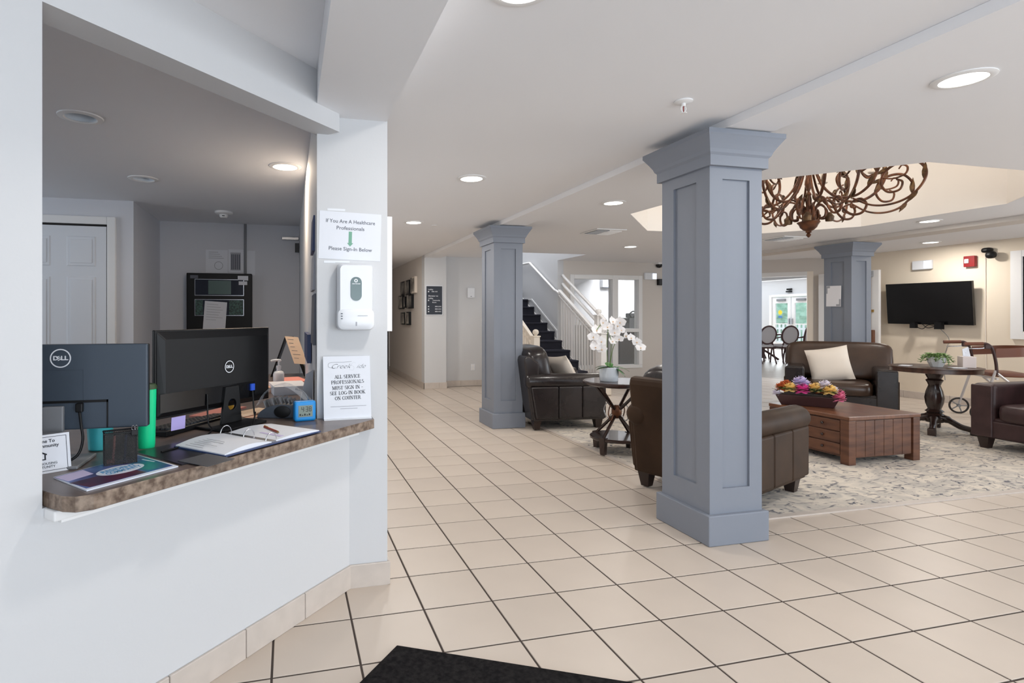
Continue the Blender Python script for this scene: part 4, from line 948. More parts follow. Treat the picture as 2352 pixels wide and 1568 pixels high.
for k in range(8):
    a = 45*k+8
    A1 = arm([(.035,2.85),(.06,2.65),(.14,2.46),(.27,2.345),(.42,2.33),(.54,2.41),(.60,2.55),(.565,2.67),(.47,2.68),(.42,2.61),(.46,2.54),(.52,2.56)], .0135, a, 'inner_arm')
    leaves(A1, ((.52,2.385,.06,.10,.05),(.59,2.50,.012,.13,.06),(.575,2.64,-.09,.07,.06)), a)
    A3 = arm([(.05,2.23),(.08,2.32),(.15,2.365),(.22,2.34),(.27,2.25),(.335,2.185),(.41,2.19),(.445,2.26),(.405,2.32),(.345,2.305),(.33,2.255),(.37,2.24)], .0115, a+22, 'lower_scroll')
    leaves(A3, ((.10,2.34,-.03,.07,.035),), a+22)
    A5 = arm([(.045,2.27),(.10,2.31),(.15,2.26),(.145,2.19),(.10,2.18),(.095,2.22)], .010, a+4, 'hub_scroll')
    A2 = arm([(.36,2.32),(.50,2.235),(.64,2.22),(.77,2.265),(.86,2.37),(.875,2.48),(.80,2.57),(.69,2.57),(.60,2.51),(.57,2.41),(.62,2.33),(.70,2.335),(.72,2.40),(.68,2.43)], .0125, a+11, 'outer_arm')
    leaves(A2, ((.865,2.40,.012,.11,.04),(.82,2.31,-.05,-.07,.04),(.63,2.54,-.08,-.03,.04)), a+11)
    A4 = arm([(.575,2.46),(.66,2.44),(.74,2.465),(.755,2.52),(.72,2.545),(.695,2.515)], .009, a+11, 'tendril')
    m = MB(); m.M = rot('Z', a+22); m.lathe([(.012,.62),(.04,.63),(.045,.64),(.018,.645),(.016,.65),(.016,.75),(0,.76)],12,c=(.62,0,0)); cn = m.build('candle', 'cushion', ch, smooth=40)
    m = MB(); m.M = rot('Z', a+22); m.ell((.62,0,.795),(.017,.017,.035),2,10,8); m.build('bulb', 'lens_white', cn, smooth=60)
    MB_ = arm([(.47,2.68),(.56,2.60),(.62,2.62)], .008, a+22, 'candle_branch')
    if k % 2 == 0:
        m = MB(); m.M = rot('Z', a+30); m.lathe([(.018,.155),(.032,.145),(.038,.19),(.026,.205),(.012,.23)],10,c=(.165,0,0)); m.build('cup', 'iron_leaf', ch, smooth=40)
d = bpy.data.lights.new('bulb_light', 'POINT'); d.energy = 8; d.color = (1.0,.95,.88); d.shadow_soft_size = .06
for k in range(4):
    o = bpy.data.objects.new('bulb_light', d); C.objects.link(o); o.parent = ch; a = math.radians(90*k+30); o.location = (.72*math.cos(a),.72*math.sin(a),.86)

# ------------------------------------------------------------------ lounge
RG = .009
rug = thing('area_rug', 'cream area rug with faded blue-grey floral pattern under the lounge chairs', 'rug', (4.91,4.4,0))
B(-2.19,2.19,-1.63,1.55,.0005,RG).build('pile', 'rug', rug)
for a in ((-2.195,2.195,-1.645,-1.60),(-2.195,2.195,1.52,1.565),(-2.195,-2.15,-1.60,1.52),(2.15,2.195,-1.60,1.52)): B(*a,.0004,RG+.0008).build('border', 'basetile', rug)
def armchair(label, x, y, ang, w, m_out, m_in, m_side, wide=False, square=False, arm_h=.60, arm_t=.16):
    t = thing('armchair', label, 'armchair', (x, y, RG), math.radians(ang), 'leather club armchairs around the rug')
    hw = w/2
    B(-.34,.40,-hw+.10,hw-.10,.10,.29).build('base', m_out, t, bevel=.02)
    MB().ell((.10,0,.345),(.355,hw-arm_t-.012,.085),6,28,12).build('seat_cushion', m_in, t, smooth=60)
    bk = MB().prism([(-.34,.10),(-.415,.10),(-.50,.74),(-.49,.79),(-.44,.80),(-.33,.72)], -hw+.05, hw-.05, ax='y'); bk.build('back_frame', m_out, t, bevel=.02)
    q = MB(); q.M = tr(-.285,0,.62) @ rot('Y', -12)
    if wide: q.M = tr(-.30,0,.64) @ rot('Y', -14); q.ell((0,0,0),(.13,hw+.0,.245),6,32,14)
    else: q.ell((0,0,0),(.14,hw-.07,.275),4.2,28,14)
    bc_ = q.build('back_cushion', m_in, t, smooth=60)
    zr = arm_h-.075
    for s_ in (-1,1):
        if square:
            am = MB().prism([(-.40,.10),(-.44,arm_h),(.40,arm_h),(.415,.10)], *sorted((s_*(hw-arm_t), s_*(hw-.012))), ax='y'); a_ = am.build('arm', m_out, t, bevel=.035, seg=4)
            B(.405,.428,*sorted((s_*(hw-arm_t+.005),s_*(hw-.018))),.11,arm_h-.012).build('arm_front', m_out, a_, bevel=.02, seg=4)
        else:
            am = MB().prism([(-.40,.10),(-.46,zr),(.40,zr),(.415,.10)], *sorted((s_*(hw-.155), s_*(hw-.03))), ax='y'); a_ = am.build('arm', m_out, t, bevel=.012)
            r_ = MB(); pts = [(-.485,s_*(hw-.085),zr+.0),(-.475,s_*(hw-.085),zr),(-.45,s_*(hw-.085),zr),(.40,s_*(hw-.085),zr-.01),(.44,s_*(hw-.085),zr-.012),(.455,s_*(hw-.085),zr-.012)]
            r_.tube(pts,[.045,.068,.080,.088,.078,.055],18); r_.build('arm_roll', m_out, a_, smooth=50)
            B(.414,.432,*sorted((s_*(hw-.15),s_*(hw-.035))),.11,zr-.02).build('arm_front', m_out, a_, bevel=.012, seg=3)
        for x0,x1 in ((-.40,-.13),(-.124,.142),(.148,.405)):
            sl = .10 if x0 < -.3 else 0
            MB().hexa([(x0+.02*(x0<-.3),s_*(hw-.04),.115),(x1,s_*(hw-.04),.115),(x1,s_*(hw-.004),.13),(x0+.02*(x0<-.3),s_*(hw-.004),.13),(x0-.04*(x0<-.3),s_*(hw-.04),zr-.05),(x1,s_*(hw-.04),zr-.05),(x1,s_*(hw-.004),zr-.06),(x0-.04*(x0<-.3),s_*(hw-.004),zr-.06)]).build('side_panel', m_side, a_, bevel=.012, seg=3)
    B(.38,.415,-hw+.16,hw-.16,.11,.265).build('front_rail', m_out, t, bevel=.015)
    for fx in (-.35,.36):
        for fy in (-1,1):
            cx_, cy_ = fx, fy*(hw-.10)
            MB().hexa([(cx_-.028,cy_-.028,0),(cx_+.028,cy_-.028,0),(cx_+.028,cy_+.028,0),(cx_-.028,cy_+.028,0),(cx_-.045,cy_-.045,.105),(cx_+.045,cy_-.045,.105),(cx_+.045,cy_+.045,.105),(cx_-.045,cy_+.045,.105)]).build('foot', 'foot', t)
    return t
chA = armchair('dark leather armchair in side view behind the grey column, facing right', 2.985, 5.86, -4, .92, 'leather_dark', 'leather_dark', 'leather_dark')
chB = armchair('brown leather armchair seen from behind, half hidden by the nearest column', 2.975, 3.33, 21.5, .86, 'leather', 'leather_dark', 'leather')
chC = armchair('wide dark leather armchair with cream pillow facing the coffee table', 6.79, 5.57, 221, 1.13, 'leather_dark', 'leather_brown', 'leather', wide=True, square=True, arm_t=.22)
chD = armchair('plum brown leather armchair cut off at the right edge', 6.68, 3.36, 178, .98, 'leather_plum', 'leather_plum', 'leather_plum', square=True, arm_t=.19)
def pillow(label, loc, ang, tilt, w, h, m, roll=0):
    q = MB(); q.M = rot('X', tilt) @ rot('Y', roll); q.pillow(w, h, .065); return tag(q.build('throw_pillow', m, None, smooth=50, loc=loc, rotz=math.radians(ang)), label, 'pillow', 'pale throw pillows on the armchairs')
pillow('pale cushion on the side-view armchair behind the column', (3.08,5.80,.59), 96, -26, .44, .42, 'cushion', 6)
pillow('cream square cushion leaning on the wide armchair', (6.66,5.575,.625), -48, -16, .45, .44, 'cushion', -11)
# coffee table
ct = thing('coffee_table', 'square brown wooden coffee table with drawers on the rug', 'coffee table', (4.845,3.950,RG), 0)
W, Lh, Ht = .385, .385, .40
B(-W-.005,W+.005,-Lh-.005,Lh+.005,Ht-.032,Ht).build('tabletop', 'wood_coffee_top', ct, bevel=.006)
B(-W+.02,W-.02,-Lh+.02,Lh-.02,.055,Ht-.032).build('body', 'wood_coffee', ct)
for sx in (-1,1):
    for sy in (-1,1): B(*sorted((sx*W,sx*(W-.075))),*sorted((sy*Lh,sy*(Lh-.075))),0,Ht-.033).build('leg', 'wood_coffee', ct, bevel=.004)
for k in range(6):
    x0 = -W+.085+k*.1; B(x0,x0+.097,-Lh+.008,-Lh+.021,.062,Ht-.04).build('side_plank', 'wood_coffee', ct, bevel=.003)
for side in (-1,1):
    for c_ in range(1):
        for r_ in range(3):
            y0 = -Lh+.082; z0_ = .07+r_*.098
            dr = B(*sorted((side*(W-.02),side*(W-.006))),y0,y0+.606,z0_,z0_+.09).build('drawer', 'wood_coffee', ct, bevel=.004)
            for yy in (y0+.15,y0+.455): MB().ell((side*(W+.004),yy,z0_+.048),(.012,.012,.012),2,10,6).build('knob', 'wood_dark', dr, smooth=60)
# planter with flowers
pt = thing('flower_planter', 'dark wooden tray planter of mixed artificial flowers on the coffee table', 'planter', (4.665,4.12,RG+.40), math.radians(-52))
MB().hexa([(-.20,-.06,0),(.20,-.06,0),(.20,.06,0),(-.20,.06,0),(-.245,-.085,.095),(.245,-.085,.095),(.245,.085,.095),(-.245,.085,.095)]).build('tray', 'planter', pt, bevel=.006)
B(-.22,.22,-.07,.07,.088,.0965).build('filler', 'soil', pt)
def flower(par, c, r, m, n=34):
    mb = MB(); ga = PI*(3-math.sqrt(5))
    for k in range(n):
        z_ = 1-1.55*k/(n-1); q_ = math.sqrt(max(0,1-z_*z_)); a = ga*k
        d_ = Vector((q_*math.cos(a), q_*math.sin(a), z_))
        mb.leaf(Vector(c)+d_*r*.35, d_*r*.68, r*.42, up=(0,0,1) if abs(z_)<.9 else (1,0,0), t=.0012, bend=-.15, n=3)
    return mb.build('bloom', m, par)
rnd = random.Random(3)
for k in range(26):
    c_ = (-.22+.44*(k%13)/12+rnd.uniform(-.01,.01), -.05+.1*(k//13)+rnd.uniform(-.02,.02), .10+rnd.uniform(.01,.045)); mb = MB()
    for j in range(5): a = rnd.uniform(0,6.28); mb.leaf(c_, (math.cos(a)*.05,math.sin(a)*.05,.035), .012, t=.001, bend=.2, n=3)
    o = mb.build('foliage', 'leaf' if k%2 else 'leaf_dark', pt)
for x,y,z,r,m in ((-.20,-.02,.15,.05,'fl_orange'),(-.13,-.04,.15,.055,'fl_yellow'),(-.17,.04,.17,.05,'fl_orange'),(-.055,.01,.205,.06,'fl_lilac'),(-.035,-.045,.145,.058,'fl_pink'),(-.02,.05,.18,.05,'fl_lilac'),(.06,-.01,.16,.055,'fl_yellow'),(.10,.04,.14,.045,'fl_orange'),(.13,.0,.19,.052,'fl_white'),(.17,-.04,.15,.055,'fl_yellow'),(.19,.03,.145,.045,'fl_white'),(.235,-.05,.09,.05,'fl_rose'),(.24,.03,.12,.04,'fl_rose'),(-.235,-.05,.10,.035,'fl_white')):
    flower(pt, (x,y,z), r*1.15, m)
# round side table with crossed iron legs + orchid
stb = thing('side_table', 'round wooden side table on crossed dark legs holding the orchid', 'side table', (2.90,4.46,RG), math.radians(25))
MB().lathe([(0,.600),(.27,.600),(.285,.608),(.295,.615),(.295,.632),(.288,.64),(0,.64)],40).build('tabletop', 'wood_dark', stb, smooth=35)
for k in range(4):
    a = math.radians(90*k); ca, sa = math.cos(a), math.sin(a)
    MB().tube([(.25*ca,.25*sa,.60),(-.235*ca*.9+.0,-.235*sa*.9,.14)],.014,6).build('cross_leg', 'wood_dark', stb)
    MB().hexa([(.21*ca-.02,.21*sa-.02,0),(.21*ca+.02,.21*sa-.02,0),(.21*ca+.02,.21*sa+.02,0),(.21*ca-.02,.21*sa+.02,0),(.21*ca-.028,.21*sa-.028,.15),(.21*ca+.028,.21*sa-.028,.15),(.21*ca+.028,.21*sa+.028,.15),(.21*ca-.028,.21*sa+.028,.15)]).build('foot', 'wood_dark', stb)
    MB().tube(cr([(.03*ca,.03*sa,.36),(.09*ca,.09*sa,.43),(.13*ca,.13*sa,.36),(.09*ca,.09*sa,.29),(.05*ca,.05*sa,.34)],6),.005,6).build('iron_scroll', 'silver' if k%2 else 'iron', stb, smooth=60)
MB().lathe([(0,.115),(.225,.115),(.235,.122),(.235,.138),(.225,.145),(0,.145)],32).build('lower_shelf', 'wood_dark', stb, smooth=35)
MB().lathe([(.02,.30),(.045,.34),(.045,.38),(.02,.42)],14).build('joint', 'iron', stb, smooth=50)
orc = thing('orchid', 'white orchid in a pale round pot on the side table', 'orchid', (2.815,4.45,RG+.64))
MB().lathe([(0,0),(.072,0),(.078,.006),(.082,.05),(.084,.125),(.078,.127),(.074,.11),(0,.108)],32,cap=False).build('pot', 'ceramic', orc, smooth=40)
MB().lathe([(0,.100),(.075,.100),(.06,.116),(0,.122)],20).build('moss', 'soil', orc)
for d_,w,m,bd in (((.075,-.055,-.075),.05,'leaf',.1),((.13,-.03,-.01),.045,'leaf',.35),((.12,-.06,.05),.04,'leaf',.6),((-.12,.0,.06),.03,'leaf_dark',.5),((-.15,-.03,.03),.03,'leaf_dark',.3),((.04,.10,.08),.035,'leaf',.4)):
    MB().leaf((.035,-.045,.132) if bd == .1 else (.0,-.02,.125), d_, w, t=.002, bend=bd, n=6).build('leaf', m, orc, smooth=50)
STEMS = [[(0,0,.11),(.02,.0,.24),(.02,.0,.38),(-.02,.0,.47),(-.07,-.01,.52),(-.13,-.02,.47),(-.17,-.02,.40)],[(0.01,0,.11),(.03,0,.25),(.07,0,.35),(.14,0.0,.40),(.22,0,.38),(.29,0,.33),(.33,.0,.27)],[(-.01,0,.11),(-.02,0,.28),(-.01,0,.45),(.04,.0,.54),(.10,.0,.52)]]
for s_ in STEMS: MB().tube(cr(s_,6),.0032,6).build('stem', 'stem', orc, smooth=60)
def obloom(c, r, ang):
    mb = MB(); F = rot('Z', ang) @ rot('X', rnd.uniform(-25,15)); 
    for k,(a,l,w) in enumerate(((90,1,.42),(210,.95,.38),(330,.95,.38),(10,1.05,.62),(170,1.05,.62))):
        d_ = F @ Vector((math.cos(math.radians(a)),-.12,math.sin(math.radians(a))))*r*l
        mb.leaf(c, d_, r*w, up=F @ Vector((0,-1,0)), t=.001, bend=-.08, n=4)
    o = mb.build('bloom', 'orchid', orc, smooth=50)
    MB().ell((c[0]+(F@Vector((0,-.01,0))).x, c[1]+(F@Vector((0,-.01,0))).y, c[2]-.004),(.006,.006,.007),2,8,6).build('lip', 'orchid_core', o)
for c_ in ((-.14,-.02,.46),(-.17,-.02,.40),(-.10,-.03,.36),(-.13,.01,.33),(-.08,-.02,.53),(-.03,-.02,.49),(.02,-.02,.54),(.06,-.03,.50),(.10,-.02,.53),(.04,-.03,.44),(.10,-.03,.46),(.03,.0,.36),(.09,-.02,.38),(.15,-.02,.41),(.21,-.02,.39),(.27,-.02,.35),(.31,-.02,.30),(-.09,-.03,.29),(-.15,-.02,.31)):
    obloom(c_, .048+rnd.uniform(-.006,.010), rnd.uniform(-35,35))
# round pedestal table
rt = thing('pedestal_table', 'round dark wooden table on a turned pedestal behind the coffee table', 'table', (6.70,4.43,RG), math.radians(30))
MB().lathe([(0,.635),(.36,.635),(.375,.64),(.375,.675),(.385,.68),(.385,.69),(0,.692)],48).build('tabletop', 'wood_round', rt, smooth=35)
MB().lathe([(0,.10),(.075,.10),(.085,.14),(.06,.16),(.085,.18),(.06,.20),(.08,.215),(.055,.24),(.075,.30),(.082,.36),(.07,.43),(.05,.49),(.06,.52),(.075,.545),(.055,.56),(.07,.59),(.085,.635)],24).build('pedestal', 'wood_dark', rt, smooth=45)
for k in range(4):
    a = 90*k; q = MB(); q.M = rot('Z', a); P = cr([(.0,0,.16),(.10,0,.135),(.20,0,.075),(.27,0,.055),(.31,0,.04)],5)
    q.tube(P,[.04]*6+[.03]*(len(P)-6),8); q.build('leg', 'wood_dark', rt, smooth=50)
    q = MB(); q.M = rot('Z', a); q.box(.27,.345,-.035,.035,0.0,.075); q.build('foot', 'wood_dark', rt, bevel=.01)
sc_ = thing('succulent', 'trailing green succulent in a white faceted pot on the pedestal table', 'plant', (6.64,4.37,.702))
MB().lathe([(0,0),(.05,0),(.075,.05),(.082,.10),(.074,.10),(.06,.02),(0,.02)],8,cap=False).build('pot', 'ceramic_grey', sc_); MB().lathe([(0,.085),(.07,.085),(.0,.092)],12).build('soil', 'soil', sc_)
for k in range(16):
    a = 2*PI*k/16+rnd.uniform(-.2,.2); l = rnd.uniform(.06,.13); m = MB(); P = cr([(0,0,.09),(.05*math.cos(a),.05*math.sin(a),.13),(l*math.cos(a),l*math.sin(a),.11+rnd.uniform(-.02,.03)),((l+.03)*math.cos(a),(l+.03)*math.sin(a),.06+rnd.uniform(-.04,.06))],4)
    m.tube(P,.003,5)
    for p in P[2:]:
        for j in range(2): b_ = rnd.uniform(0,6.28); m.leaf(p,(.028*math.cos(b_),.028*math.sin(b_),.012),.008,t=.002,n=2)
    m.build('frond', 'succulent', sc_)
tb = thing('tissue_box', 'pale tissue box with a raised tissue on the pedestal table', 'tissue box', (6.86,4.24,.702), math.radians(-35))
B(-.055,.055,-.055,.055,0,.115).build('box', 'tissue', tb, bevel=.003); MB().lathe([(.028,.1145),(.028,.1165),(0,.1165)],18).build('opening', 'ink_light', tb)
q = MB(); q.hexa([(-.03,-.006,.11),(.03,-.006,.11),(.03,.006,.11),(-.03,.006,.11),(-.045,-.02,.19),(.012,.0,.215),(.016,.006,.212),(-.04,-.014,.19)]); q.build('tissue', 'paper', tb)
for x,y,a,lb in ((6.48,4.56,20,'white leaflet at the left rim of the pedestal table'),(6.70,4.22,-30,'white leaflet in front of the succulent pot')):
    tag(B(-.06,.06,-.045,.045,0,.004).build('table_leaflet', 'paper', None, loc=(x,y,.7015), rotz=math.radians(a)), lb, 'leaflet')
tag(B(-.07,.07,-.10,.10,0,.006).build('magazine', 'paper', None, loc=(6.46,3.42,RG+.435), rotz=math.radians(15)), 'magazine lying on the seat of the right-edge armchair', 'magazine')
# rollator
rl = thing('rollator', 'brown four-wheeled walker parked in front of the television wall', 'walker', (8.35,4.80,0), math.radians(-39))
for s_ in (-1,1):
    y = s_*.29
    MB().tube(cr([(-.42,y,.905),(-.30,y,.91),(-.245,y,.905),(-.20,y,.85),(-.17,y,.70),(-.16,y,.55)],6),.016,8).build('handle_post', 'walker_dark', rl, smooth=60)
    MB().cyl((-.45,y,.905),(-.28,y,.91),.021,n=10).build('grip', 'walker', rl, smooth=60)
    MB().tube(cr([(-.42,y,.85),(-.30,y,.855),(-.25,y,.87)],4),.006,6).build('brake_lever', 'silver', rl, smooth=60)
    B(-.27,-.22,y-.02,y+.02,.85,.90).build('brake_housing', 'walker_dark', rl, bevel=.006)
    MB().tube([(-.17,y,.60),(-.30,y,.12)],.014,8).build('rear_leg', 'walker_tube', rl); MB().tube([(-.17,y,.58),(.28,y,.13)],.014,8).build('front_leg', 'walker_tube', rl)
    for wx in (-.30,.28):
        m = MB(); P = [(wx+.092*math.cos(2*PI*k/24), y, .1+.092*math.sin(2*PI*k/24)) for k in range(25)]; m.tube(P,.011,8,cap=False); wh = m.build('wheel', 'rubber', rl, smooth=60)
        for k in range(5): a = 2*PI*k/5; MB().tube([(wx,y,.1),(wx+.09*math.cos(a),y,.1+.09*math.sin(a))],.007,6).build('spoke', 'midgrey', wh)
        MB().cyl((wx,y-.02,.1),(wx,y+.02,.1),.018,n=12).build('axle', 'midgrey', wh)
MB().ell((-.02,0,.545),(.17,.25,.03),5,24,8).build('seat', 'walker', rl, smooth=50)
P = cr([(-.17,-.29,.80),(.10,-.27,.82),(.19,0,.83),(.10,.27,.82),(-.17,.29,.80)],6); vs = []
for p in P: 
    n_ = Vector((p.x+.1,p.y,0)).normalized()*.012; vs += [(p.x,p.y,p.z-.05),(p.x+n_.x,p.y+n_.y,p.z-.05),(p.x+n_.x,p.y+n_.y,p.z+.055),(p.x,p.y,p.z+.055)]
k_ = len(P); MB().add(vs,[(i*4+j,i*4+(j+1)%4,(i+1)*4+(j+1)%4,(i+1)*4+j) for i in range(k_-1) for j in range(4)]+[(0,1,2,3),tuple((k_-1)*4+j for j in range(4))]).build('backrest', 'walker', rl, smooth=40)
MB().cyl((-.15,-.28,.5),(-.15,.28,.5),.012,n=8).build('cross_bar', 'walker_tube', rl)
# floor mat
tag(MB().prism([(.394,2.025),(-.38,1.18),(.85,.30),(1.55,1.40)], .0004, .009).build('floor_mat', 'floormat', None, bevel=.003), 'charcoal entrance floor mat at the bottom edge', 'mat')
# ------------------------------------------------------------------ staircase
RISE, RUN = .159, .295
def ynose(k): return 9.21-(5-k)*RUN
sr = thing('staircase', 'dark carpeted staircase rising away behind the leather armchair', 'staircase', (0,0,0))
for k in range(1,15):
    y0 = ynose(k)
    if y0 > 12.4: break
    B(3.80,4.862,y0-.02,y0+RUN+.02,RISE*k-.035,RISE*k).build('tread', 'carpet', sr, bevel=.008)
    B(3.80,4.862,y0,y0+.02,RISE*(k-1),RISE*k-.03).build('riser', 'carpet', sr)
y1 = 12.4; z1 = (y1-ynose(0))/RUN*RISE
MB().prism([(7.72,0),(7.72,.20),(8.05,.30),(y1,z1+.13),(y1,z1-.42),(8.4,0)], 3.715, 3.80, ax='x').build('stringer', 'stair_white', sr)
MB().prism([(7.9,0),(8.05,.06),(y1,z1-.12),(y1,z1-.55),(8.4,0)], 4.864, 4.878, ax='x').build('stringer', 'stair_white', sr)
B(3.70,4.90,7.66,8.02,0,.155).build('starting_step', 'stair_cream', sr, bevel=.02)
# right balustrade along X = 4.84, rails from the wall corner down towards the lounge
def rail_z(y, top): return top+(y-9.29)*(.583)
def balustrade(label, x, y0, y1, top, newel_y, m, rails, bal=True, grp='white stair balustrades'):
    t = thing('balustrade', label, 'balustrade', (x, 0, 0), 0, grp)
    for dz, w, h in rails:
        q = MB(); a = (0, y0, rail_z(y0, top)+dz); b = (0, y1, rail_z(y1, top)+dz)
        q.hexa([(-w,a[1],a[2]-h),(w,a[1],a[2]-h),(w,b[1],b[2]-h),(-w,b[1],b[2]-h),(-w,a[1],a[2]),(w,a[1],a[2]),(w,b[1],b[2]),(-w,b[1],b[2])]); q.build('rail', m, t, bevel=.008)
    if bal:
        y = y0+.10
        while y < y1:
            zb = max(.30, (y-ynose(0))/RUN*RISE-.13); B(-.014,.014,y-.014,y+.014,zb,rail_z(y,top)-.02).build('baluster', m, t); y += .092
    n_ = B(-.05,.05,newel_y-.05,newel_y+.05,0,rail_z(newel_y,top)+.06).build('newel_post', m, t, bevel=.006)
    zt = rail_z(newel_y,top)+.06
    B(-.06,.06,newel_y-.06,newel_y+.06,zt,zt+.02).build('newel_cap', m, n_, bevel=.005)
    MB().lathe([(.018,0),(.024,.014),(.042,.03),(.05,.055),(.042,.085),(.02,.10),(0,.102)],18,c=(0,newel_y,zt+.018)).build('newel_ball', m, n_, smooth=50)
    return t
balustrade('white balustrade right of the stairs in front of the interior window', 4.90, 8.0, 9.38, 1.683, 7.93, 'stair_white', ((.0,.03,.05),(-.10,.02,.03)))
balustrade('cream balustrade with ball-topped newel left of the stairs', 3.757, 8.0, 9.40, 1.62, 7.97, 'stair_cream', ((.0,.03,.05),(-.12,.02,.035)))
gr = thing('grab_rail', 'white double guard rail rising in front of the interior window', 'handrail', (4.97,0,0))
for dz in (.20,.04):
    MB().tube([(0,9.38,1.80+dz),(0,9.30,1.745+dz),(0,7.95,.958+dz)],.026,10).build('rail', 'stair_white', gr, smooth=60)
q = B(-.05,.05,8.11,8.21,0,1.24).build('newel_post', 'stair_white', gr, bevel=.006); B(-.06,.06,8.10,8.22,1.24,1.26).build('newel_cap', 'stair_white', q); MB().lathe([(.02,0),(.045,.03),(.05,.055),(.04,.085),(0,.10)],18,c=(0,8.16,1.258)).build('newel_ball', 'stair_white', q, smooth=50)
hr = thing('handrail', 'white wall handrail following the staircase wall', 'handrail', (4.83,0,0))
MB().tube([(0,11.6,2.345),(0,10.60,2.335),(0,10.525,2.33),(0,9.432,1.722),(0,9.35,1.70),(0,9.27,1.665)],.022,10).build('rail', 'stair_white', hr, smooth=60)
for y,z in ((10.45,2.27),(9.6,1.80),(11.2,2.33)): MB().tube([(.005,y,z),(.05,y,z-.05)],.009,6).build('bracket', 'stair_white', hr)
sk = thing('skirting_strip', 'thin white skirting strip rising along the staircase wall', 'skirting', (4.868,0,0))
MB().prism([(9.40,.80),(9.44,.80),(9.46,.955),(10.53,1.565),(10.95,1.575),(10.95,1.60),(10.52,1.595),(9.42,.975)], 0, .0115, ax='x').build('strip', 'trimw', sk)
# ------------------------------------------------------------------ break room behind the interior window
cb = thing('base_cabinet', 'dark brown cabinet run behind the interior window', 'cabinet', (7.15,10.35,0))
B(-1.1,1.6,-.3,.3,.08,.86).build('body', 'cabinet_brown', cb)
B(-1.13,1.63,-.33,.33,.86,.90).build('worktop', 'cabinet_brown', cb)
for k in range(5):
    d_ = B(-1.08+k*.53,-1.08+k*.53+.51,-.318,-.3005,.1,.84).build('door', 'cabinet_brown', cb, bevel=.004); B(-1.08+k*.53+.45,-1.08+k*.53+.465,-.33,-.317,.60,.72).build('handle', 'silver', d_)
bk_ = thing('storage_chest', 'dark reddish wooden storage unit seen between the stair balusters', 'cabinet', (5.55,10.35,0))
B(-.42,.42,-.28,.28,0,1.02).build('body', 'cabinet_brown', bk_); B(-.45,.45,-.30,.30,1.02,1.05).build('top', 'wood_chair', bk_)
for k in range(2):
    d_ = B(-.40+k*.41,-.01+k*.41,-.296,-.2805,.10,1.0).build('door', 'wood_chair', bk_, bevel=.004); B(-.05+k*.07,-.03+k*.07,-.31,-.295,.5,.62).build('handle', 'silver', d_)
cf = thing('coffee_machine', 'silver grey coffee machine on the cabinet behind the interior window', 'coffee machine', (7.05,10.35,.90))
B(-.10,.13,-.12,.14,0,.30).build('housing', 'midgrey', cf, bevel=.01); B(-.17,-.08,-.12,.10,.0,.05).build('drip_tray', 'darkgrey', cf, bevel=.005); B(-.19,-.09,-.11,.09,.20,.30).build('brew_head', 'darkgrey', cf, bevel=.01)
MB().tube(cr([(-.03,-.10,.30),(-.08,-.11,.38),(.0,-.11,.44),(.05,-.11,.40),(.02,-.10,.31)],6),.013,8).build('handle', 'darkgrey', cf, smooth=60); B(-.06,.06,-.1,.08,.30,.40).build('hopper', 'midgrey', cf, bevel=.02)
td = thing('towel_dispenser', 'white towel dispenser high on the bright room wall', 'dispenser', (7.75,12.40,1.96))
B(-.16,.16,-.14,-.0005,0,.36).build('housing', 'white_plastic', td, bevel=.01); B(-.10,.10,-.144,-.139,.06,.22).build('front_window', 'ink_light', td); B(-.13,.13,-.13,-.02,-.012,0).build('slot', 'ink_grey', td)
pl_ = thing('picture', 'small framed picture on the bright room wall behind the window', 'picture', (6.50,12.4,1.55)); B(-.12,.12,-.02,-.0005,0,.50).build('frame', 'ink_light', pl_); B(-.10,.10,-.023,-.019,.02,.48).build('print', 'photo_light', pl_)
area('break_room_lamp', (7.0,11.2,2.56), (0,0,0), 2.0, 1.2, 330, (.97,.98,1.0))
# ------------------------------------------------------------------ wall fittings
def emergency(label, loc, rz):
    t = thing('emergency_light', label, 'emergency light', loc, rz, 'white emergency light units')
    B(-.13,.13,-.05,-.0005,0,.135).build('housing', 'white_plastic', t, bevel=.012)
    f_ = B(.035,.12,-.058,-.049,.015,.12).build('lamp_head', 'lens_small', t, bevel=.006)
    for k in range(3): B(.036,.119,-.061,-.057,.035+k*.03,.040+k*.03).build('guard_bar', 'white_plastic', f_)
emergency('white emergency light unit above the television', (9.15,6.19,1.925), -PI/2)
emergency('white emergency light unit right of the interior window', (6.84,9.41,1.945), 0)
fa = thing('fire_alarm', 'dark red fire alarm strobe on the television wall', 'fire alarm', (9.15,5.60,1.915), -PI/2)
B(-.065,.065,-.05,-.0005,0,.15).build('housing', 'red_alarm', fa, bevel=.006); B(-.05,.0,-.062,-.049,.05,.11).build('strobe', 'trimw', fa, bevel=.008)
sc2 = thing('security_camera', 'small black camera mounted high on the television wall', 'camera', (9.15,5.37,2.10), -PI/2)
MB().ell((-.03,-.04,.02),(.055,.05,.035),3,14,8).build('mount', 'black', sc2, smooth=60); MB().tube([(-.01,-.05,.0),(.03,-.08,-.045)],.018,8).build('arm', 'black', sc2); MB().ell((.04,-.09,-.05),(.055,.05,.05),2.4,14,8).build('body', 'black', sc2, smooth=60)
tag(MB().tube([(9.143,5.44,2.06),(9.143,5.44,1.2),(9.143,5.43,.45)],.006,6).build('wall_cable', 'cushion'), 'thin white cable running down the television wall from the camera', 'cable')
sc3 = thing('security_camera', 'black dome camera at the ceiling right of the interior window', 'camera', (7.02,9.36,2.215)); B(-.06,.08,-.06,.05,.03,.06).build('mount', 'trimw', sc3); MB().lathe([(.06,.03),(.06,.0),(.04,-.03),(0,-.04)],18).build('dome', 'blackgloss', sc3, smooth=50)
